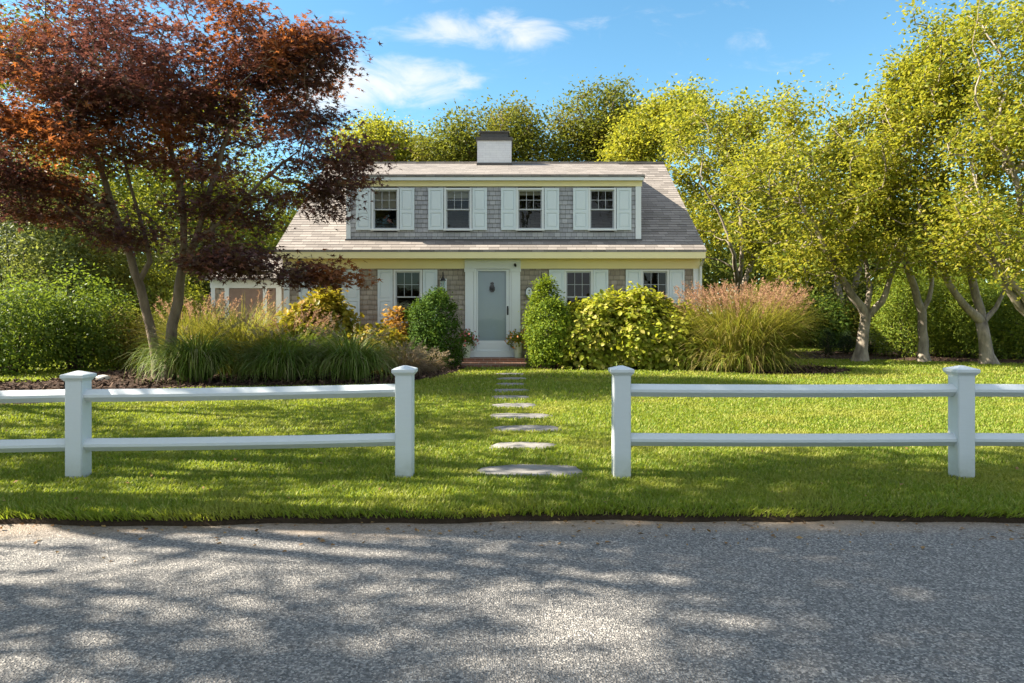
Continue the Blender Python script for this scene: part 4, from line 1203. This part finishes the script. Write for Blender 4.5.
rtree('pale stout tree splitting into three limbs near the right edge', 17.4, [[root_at(989, 17.4), P(985, 340, 17.4), P(982, 322, 17.4), P(966, 306, 17.3), P(950, 285, 17.2), P(935, 255, 17.1), P(922, 215, 17)],
      [P(982, 322, 17.4), P(976, 296, 17.4), P(968, 262, 17.4), P(965, 220, 17.4), P(960, 160, 17.2)], [P(983, 322, 17.4), P(996, 308, 17.4), P(1004, 290, 17.4), P(1020, 250, 17.2)]],
      [E(965, 100, 16.8, 62, 95, 2.0), E(985, 180, 16.8, 62, 48, 1.8), E(935, 205, 16.8, 50, 42, 1.5), E(965, 45, 16.6, 42, 45, 1.3), E(940, 75, 16.8, 26, 60, .8, 2), E(940, 252, 16.6, 42, 26, 1.0), E(985, 262, 16.4, 40, 18, .9), E(918, 40, 16.8, 8, 36, .3, 4)], 33, 400, 95, .085, [.17, .10, .075])
rtree('leaning many limbed tree cut by the right picture edge', 15.5, [[root_at(1062, 15.5), P(1050, 345, 15.5), P(1038, 325, 15.5), P(1012, 296, 15.4), P(990, 262, 15.3), P(972, 240, 15.2), P(955, 205, 15)],
      [P(1044, 335, 15.5), P(1030, 305, 15.3), P(1002, 270, 15.2), P(985, 230, 15.1), P(975, 180, 15)], [P(1046, 338, 15.5), P(1045, 290, 15.4), P(1030, 230, 15.2), P(1010, 160, 15)], [P(1050, 345, 15.5), P(1080, 300, 15.6), P(1100, 220, 15.6)]],
      [E(1040, 90, 14.8, 72, 100, 2.1), E(1000, 170, 14.8, 55, 55, 1.6), E(1020, 40, 14.8, 55, 60, 1.6), E(1090, 160, 15, 70, 90, 2.0), E(1010, 240, 14.8, 50, 34, 1.4), E(1005, 272, 14.4, 40, 16, .9), E(975, 225, 14.8, 35, 30, 1.1)], 34, 430, 95, .08, [.15, .10, .09, .10])
rtree('multi stemmed yellow green tree just beyond the right gable', 24.6, [[root_at(742, 24.6), P(740, 320, 24.6), P(738, 290, 24.6), P(733, 255, 22.8), P(722, 220, 22.6), P(705, 190, 22.5)], [P(738, 296, 24.6), P(752, 262, 24.6), P(765, 225, 24.6), P(775, 190, 24.6)], [P(738, 300, 24.6), P(742, 250, 23.3), P(738, 200, 23.4), P(725, 150, 23.4)]],
      [E(705, 150, 24.4, 58, 48, 2), E(760, 150, 24.6, 62, 52, 2), E(735, 195, 24.5, 70, 52, 2), E(690, 200, 24.5, 28, 40, 1.4), E(800, 205, 24.8, 45, 45, 1.6), E(720, 118, 24.6, 45, 25, 1.4), E(735, 240, 24.5, 55, 26, 1.6)], 35, 430, 95, .11, [.17, .10, .09])
rtree('shadowed tree trunk standing behind the low dark cones', 27.5, [[root_at(843, 27.5), P(843, 335, 27.5), P(842, 310, 27.5), P(836, 280, 27.5), P(828, 240, 27.5), P(815, 190, 27.5)], [P(842, 312, 27.5), P(855, 285, 27.5), P(866, 240, 27.5), P(880, 180, 27.5)]],
      [E(820, 180, 27.5, 75, 60, 2.6), E(880, 190, 27.8, 60, 60, 2.4), E(790, 230, 27.5, 70, 32, 2), E(860, 245, 27.5, 70, 28, 2)], 36, 330, 85, .13, [.24, .16])

# trees behind the house
def back(label, px, D, ells, seed, mat='oak', ntips=380, per=75, ls=.17, sp=.42):
    t = [[root_at(px, D), P(px + 2, 300, D), P(px - 1, 240, D), P(px + 1, 190, D), P(px, max(120, ells[0][2] and 150), D)]]
    t[0] = [root_at(px, D), P(px + 2, 290, D), P(px - 2, 230, D), P(px + 1, 170, D)]
    return make_tree('woodland_tree', label, 'tree', (t[0][0][0], D, 0), t, ells, ntips, per, (sp, sp, sp * .7), ls, M[mat], M['darkbark'], 'leaf', seed, 0.5, 'trees rising behind the house roof', .012, [.28], .3, .7, gaps=.3, gscale=.6)


back('tall rounded tree rising behind the roof right of the chimney', 596, 34, [E(596, 118, 34, 40, 30, 2.6), E(575, 145, 34, 30, 25, 2), E(622, 140, 34, 35, 25, 2), E(605, 100, 34, 22, 14, 1.5)], 41)
back('broad olive tree rising directly behind the chimney', 490, 33, [E(490, 140, 33, 52, 26, 3), E(455, 150, 33, 38, 18, 2.2), E(510, 128, 33, 28, 18, 2), E(530, 155, 33, 20, 20, 1.5)], 42)
back('yellow green tree behind the left end of the roof', 400, 36, [E(400, 150, 36, 45, 20, 2.6), E(370, 150, 36, 40, 24, 2.4), E(432, 155, 36, 25, 14, 1.8), E(395, 134, 36, 22, 10, 1.2)], 43, 'cherry')
back('tree behind the right end of the roof ridge', 650, 30, [E(655, 140, 30, 34, 28, 2.2), E(640, 155, 30, 28, 18, 2), E(680, 120, 30, 30, 25, 2)], 44, 'cherry')
back('tree seen through gaps behind the purple maple', 215, 30, [E(215, 150, 30, 60, 60, 3), E(170, 200, 30, 60, 50, 3), E(270, 200, 30, 50, 45, 3)], 45, 'limeleaf', 300, 85)
back('tall tree at far left behind the grey green shrubs', 40, 27, [E(40, 130, 27, 80, 80, 3), E(110, 190, 27, 60, 50, 3), E(-30, 180, 27, 70, 60, 3), E(60, 50, 27, 60, 40, 2.5)], 46, 'wood', 340, 85)

# ------------------------------------------------------------------ conifers and hedge on the right
make_shrub('evergreen_tree', 'tall bright green conifer between two grey trunks', 'tree', PXX(904, 21), 21, 1.15, 1.1, PZ(258, 21), 620, 30, .10, M['conifer'], 61, 'needle', .13, cone=.72, low=-.9, amp=.08, up=.9, depth=.5)
for i, (px, top, D, r) in enumerate(((945, 262, 21.5, 1.2), (968, 275, 20.6, 1.1), (1005, 285, 20.2, 1.2), (1040, 275, 19.4, 1.3))):
    make_shrub('evergreen_shrub', ['bright evergreen behind the fork of the pale stout tree, on its left side', 'dense evergreen directly behind the pale stout trunk', 'dense evergreen right of the pale stout trunk', 'evergreen beyond the right picture edge'][i], 'shrub', PXX(px, D), D, r, r * .9, PZ(top, D), 520, 28, .10, M['conifer' if i != 2 else 'shrubleaf'], 62 + i, 'needle', .14, cone=.45, low=-.9, amp=.12, up=.7, depth=.5, group='evergreens behind the right trees')
for i, (px, D, top) in enumerate(((828, 22, 331), (846, 22.3, 333), (871, 22, 328), (883, 22.4, 331))):
    make_shrub('conical_shrub', ['small dark cone shrub nearest the plumed grass', 'small dark cone shrub hidden left of the grey forked trunk', 'small dark cone shrub just right of the grey forked trunk', 'small dark cone shrub against the bright tall conifer'][i], 'shrub', PXX(px, D), D, .26, .26, PZ(top, D), 130, 26, .05, M['conifdark'], 70 + i, 'needle', .05, cone=.6, low=-.9, amp=.05, group='little dark cone shrubs under the right trees')

# ------------------------------------------------------------------ shrubs by the house
make_shrub('evergreen_shrub', 'rounded dark green evergreen left of the front door', 'shrub', PXX(430, 15.9), 15.9, 0.59, .58, PZ(290, 15.9), 420, 40, .062, M['boxleaf'], 81, 'leaf', .062, cone=.25, low=-.75, amp=.22, depth=.22, group='clipped evergreens flanking the door')
make_shrub('evergreen_shrub', 'rounded brighter green evergreen right of the front door', 'shrub', PXX(549, 16.0), 16.0, 0.50, .50, PZ(287, 16), 400, 40, .062, M['boxlime'], 82, 'leaf', .062, cone=.34, low=-.75, amp=.22, depth=.22, group='clipped evergreens flanking the door')
make_shrub('hydrangea_bush', 'yellow green hydrangea next to the right evergreen', 'shrub', PXX(592, 16.1), 16.1, .80, .66, PZ(290.5, 16.1), 620, 13, .11, M['hydr'], 83, 'wide', .08, stems=24, low=-.35, amp=.12, group='hydrangeas under the right windows')
make_shrub('hydrangea_bush', 'broad pale yellow green hydrangea in the middle of the right bed', 'shrub', PXX(636, 15.9), 15.9, 1.0, .72, PZ(299, 15.9), 800, 13, .115, M['hydr'], 84, 'wide', .08, stems=24, low=-.45, amp=.12, group='hydrangeas under the right windows')
make_shrub('hydrangea_bush', 'yellow green hydrangea leaning against the tall plumed grass', 'shrub', PXX(674, 15.9), 15.9, .85, .68, PZ(304, 15.9), 640, 13, .115, M['hydr'], 85, 'wide', .08, stems=24, low=-.4, amp=.12, group='hydrangeas under the right windows')
make_grass('plumed_grass', 'huge fountain of pink plumed grass at the right house corner', PXX(741, 15.4), 15.4, .78, 1.80, 3800, .52, .55, .015, M['oglit'], 91, 330, M['plume'], 1.08, ellipse=(1.0, .85), psize=.055, skirt=1900)

# left bed
make_shrub('hydrangea_bush', 'golden yellow hydrangea below the left windows', 'shrub', PXX(318, 15.0), 15.0, .82, .7, PZ(298, 15), 650, 13, .115, M['hydry'], 86, 'wide', .08, stems=20, low=-.4, amp=.13)
make_shrub('hydrangea_bush', 'low straw yellow hydrangea behind the front grasses', 'shrub', PXX(366, 14.6), 14.6, .8, .55, PZ(331, 14.6), 360, 12, .10, M['hydry'], 87, 'wide', .07, stems=20, low=-.4, amp=.13)
make_shrub('orange_shrub', 'small orange leaved shrub left of the dark round evergreen', 'shrub', PXX(394, 16.2), 16.2, .30, .3, PZ(311, 16.2), 90, 12, .10, M['orange'], 88, 'wide', .07, stems=10, low=-.4, amp=.15)
GL = 'grasses massed in the left bed'
make_grass('fountain_grass', 'arching green grass clump beside the maple trunk', PXX(196, 12.7), 12.7, .22, 1.30, 1250, .75, .95, .016, M['og'], 92, 12, M['plumeg'], 1.0, GL)
make_grass('fountain_grass', 'arching green grass clump in the middle of the front row', PXX(284, 12.9), 12.9, .22, 1.12, 1150, .8, .95, .016, M['og'], 93, 14, M['plumeg'], 1.0, GL)
make_grass('fountain_grass', 'arching green grass clump with grey plumes behind the gate post', PXX(352, 12.9), 12.9, .22, 1.22, 1200, .8, .9, .016, M['og'], 94, 22, M['plumeg'], 1.0, GL)
make_grass('plumed_grass', 'tall yellow green grass behind the front clumps, below the side wing', PXX(240, 14.2), 14.2, .42, 1.62, 1600, .55, .55, .011, M['oglit'], 95, 24, M['plume'], 1.05, GL)
make_grass('plumed_grass', 'gold and pink plumed grass right behind the maple trunks', PXX(196, 14.6), 14.6, .35, 1.5, 1200, .5, .5, .011, M['oglit'], 96, 45, M['plume'], 1.1, GL)
make_grass('plumed_grass', 'green grass clump in front of the golden hydrangea', PXX(295, 13.9), 13.9, .32, 1.28, 1200, .6, .7, .011, M['og'], 97, 40, M['plume'], 1.05, GL)
make_grass('fountain_grass', 'low mauve brown grass in front of the dark round evergreen', PXX(404, 13.9), 13.9, .22, .74, 900, .95, .9, .009, M['ogtan'], 98, 60, M['plumeg'], 1.0, GL)
make_grass('fountain_grass', 'flattened tan grass at the lawn end of the left bed', PXX(428, 14.9), 14.9, .16, .5, 420, 1.0, .9, .009, M['ogtan'], 99, 26, M['plumeg'], 1.0, GL)
mb = MB(); x, y = G(103, 381); mb.lathe(x, y, [(.08, 0), (.12, .03), (.115, .075), (.07, .105), (.02, .115)], 11, 1.1, .85); tag(mb.build('rock', M['rock'], None, True), 'small pale rock in the dark mulch left of the maple', 'rock')

# left background shrubs
LS = 'shrubs along the left boundary'
for i, (px, D, top, r, ry, mat, ls, lab) in enumerate((
        (14, 14.6, 284, 1.0, 1.0, 'shrubleaf', .085, 'dark green rounded shrub at the far left edge'),
        (78, 15.6, 284, .92, .9, 'shrubleaf', .085, 'dark green rounded shrub between the far left shrub and the maple'),
        (128, 16.6, 312, .75, .7, 'oak', .08, 'low mixed green shrub just left of the maple trunks'),
        (28, 19.5, 172, 2.3, 1.6, 'limegrey', .11, 'tall grey green shrub rising over the far left shrubs'),
        (108, 20, 232, 1.6, 1.4, 'oak', .11, 'green shrub behind the left maple trunk'),
        (150, 21, 262, 1.5, 1.3, 'limeleaf', .11, 'lime green shrub seen between the two maple trunks'),
        (186, 19.5, 300, 1.0, .9, 'limeleaf', .10, 'low lime shrub left of the side wing'),
        (70, 23, 190, 2.2, 1.8, 'wood', .12, 'tall green shrub seen under the maple crown'),
        (205, 25.5, 225, 2.0, 1.8, 'wood', .13, 'green shrub behind the side wing'), (770, 27, 285, 1.7, 1.2, 'oak', .13, 'shaded shrub behind the plumed grass beyond the house corner'), (812, 27.5, 292, 1.5, 1.2, 'shrubleaf', .13, 'shaded shrub behind the small dark cones'), (862, 28, 285, 1.8, 1.2, 'oak', .13, 'shaded shrub behind the grey forked trunk'))):
    h = PZ(top, D)
    make_shrub('boundary_shrub', lab, 'shrub', PXX(px, D), D, r, ry, h, int(230 + 120 * r * h / 2), 26, ls, M[mat], 110 + i, 'leaf', .15, group=LS, low=-.75, amp=.16, depth=.5, stems=18, up=.5)

# ------------------------------------------------------------------ far woods behind everything (reads as one mass)
rng = np.random.default_rng(77)
ang = rng.uniform(R(-62), R(62), 2600); dist = rng.uniform(42, 60, 2600)
cxx = np.sin(ang) * dist; cyy = np.cos(ang) * dist
hm = 8.0 + 1.2 * np.sin(ang * 9) + .9 * np.sin(ang * 23 + 1)
zz = hm * rng.random(2600) ** .8
k = np.repeat(np.arange(2600), 70)
pos = np.stack([cxx, cyy, zz], 1)[k] + rng.normal(size=(len(k), 3)) * np.array([.9, .9, .6]); pos[:, 2] = np.maximum(pos[:, 2], .1)
tag(link('distant_woods', leaf_mesh(rng, 'distant_woods', pos, np.array([0, 0, .8]) + rng.normal(size=pos.shape), rng.normal(size=pos.shape), .42 * (.7 + .6 * rng.random(len(k))), 'leaf', M['wood'])), 'far green woodland closing the view behind house and trees', 'woods', kind='stuff')

# ------------------------------------------------------------------ roadside trees to the left (they throw the dappled shade) and across the road
def road_tree(x, y, seed, zc, rz, r, oy, ntips, per, sp, label, gaps=0.0, gs=1.0):
    base = (x, y, 0)
    tr = [[(x, y, -.05), (x + .1, y, 1.6), (x - .1, y + oy * .08, 3.0), (x + .1, y + oy * .4, zc * .75), (x, y + oy * .9, zc + rz * .5)], [(x, y, 2.6), (x + .8, y + oy * .3, 4), (x + 1.6, y + oy * .6, zc)], [(x, y, 2.8), (x - .8, y + oy * .4, 4.2), (x - 1.5, y + oy, zc)]]
    cy = y + oy
    el = [(x, cy, zc, r, r, rz), (x + 1.3, cy + .8, zc - rz * .3, r * .7, r * .7, rz * .7), (x - 1.2, cy - 1, zc - rz * .2, r * .7, r * .75, rz * .7), (x + .3, cy - 1.2, zc + rz * .4, r * .6, r * .6, rz * .7)]
    return make_tree('roadside_tree', label, 'tree', base, tr, el, ntips, per, (sp, sp, sp * .6), .15, M['oak'], M['greybark'], 'leaf', seed, .2, 'roadside shade trees outside the picture', .010, [.2, .09, .09], .3, .7, gaps=gaps, gscale=gs)


def tree_copy(src, x, y, rz, sc, label):
    o = src.copy(); COL.objects.link(o); o.location = (x, y, 0); o.rotation_euler = (0, 0, rz); o.scale = (sc, sc, sc); o['label'] = label
    for c in src.children:
        d = c.copy(); COL.objects.link(d); d.parent = o
    return o


dense = road_tree(-6.5, 4.6, 201, 9.3, 2.5, 3.4, -1.75, 360, 80, .45, 'tall dense shade tree overhanging the road left of the view', .34, .55)
narrow = road_tree(-7.3, 6.1, 203, 8.4, 2.2, 1.7, -1.5, 240, 70, .28, 'narrow tall shade tree left of the view behind the fence', .52, .6)
thin = road_tree(-11.0, 4.8, 202, 6.2, 2.2, 3.0, -1.8, 230, 60, .24, 'thin crowned shade tree left of the view, farther along the road', .74, .58)
for src, x, y, rz, sc, lab in ((thin, -7.9, 4.7, .5, .92, 'thin crowned shade tree left of the view, nearer of two along the road'), (thin, -12.6, 7.2, 1.9, 1.0, 'thin crowned shade tree left of the view at the lawn corner'), (thin, -9.9, 9.2, .3, .9, 'thin crowned shade tree left of the view inside the lawn'), (thin, -9.0, -4.6, 3.3, 1.0, 'thin crowned shade tree left of the view across the road'),
                               (dense, -9, -13, .6, 1.25, 'unseen tree across the road, left of three'), (dense, 0.5, -14.5, 2.0, 1.3, 'unseen tree across the road, middle of three'), (dense, 10, -13, 4.4, 1.25, 'unseen tree across the road, right of three')):  # last three: added behind the viewer to darken the window reflections
    tree_copy(src, x, y, rz, sc, lab)
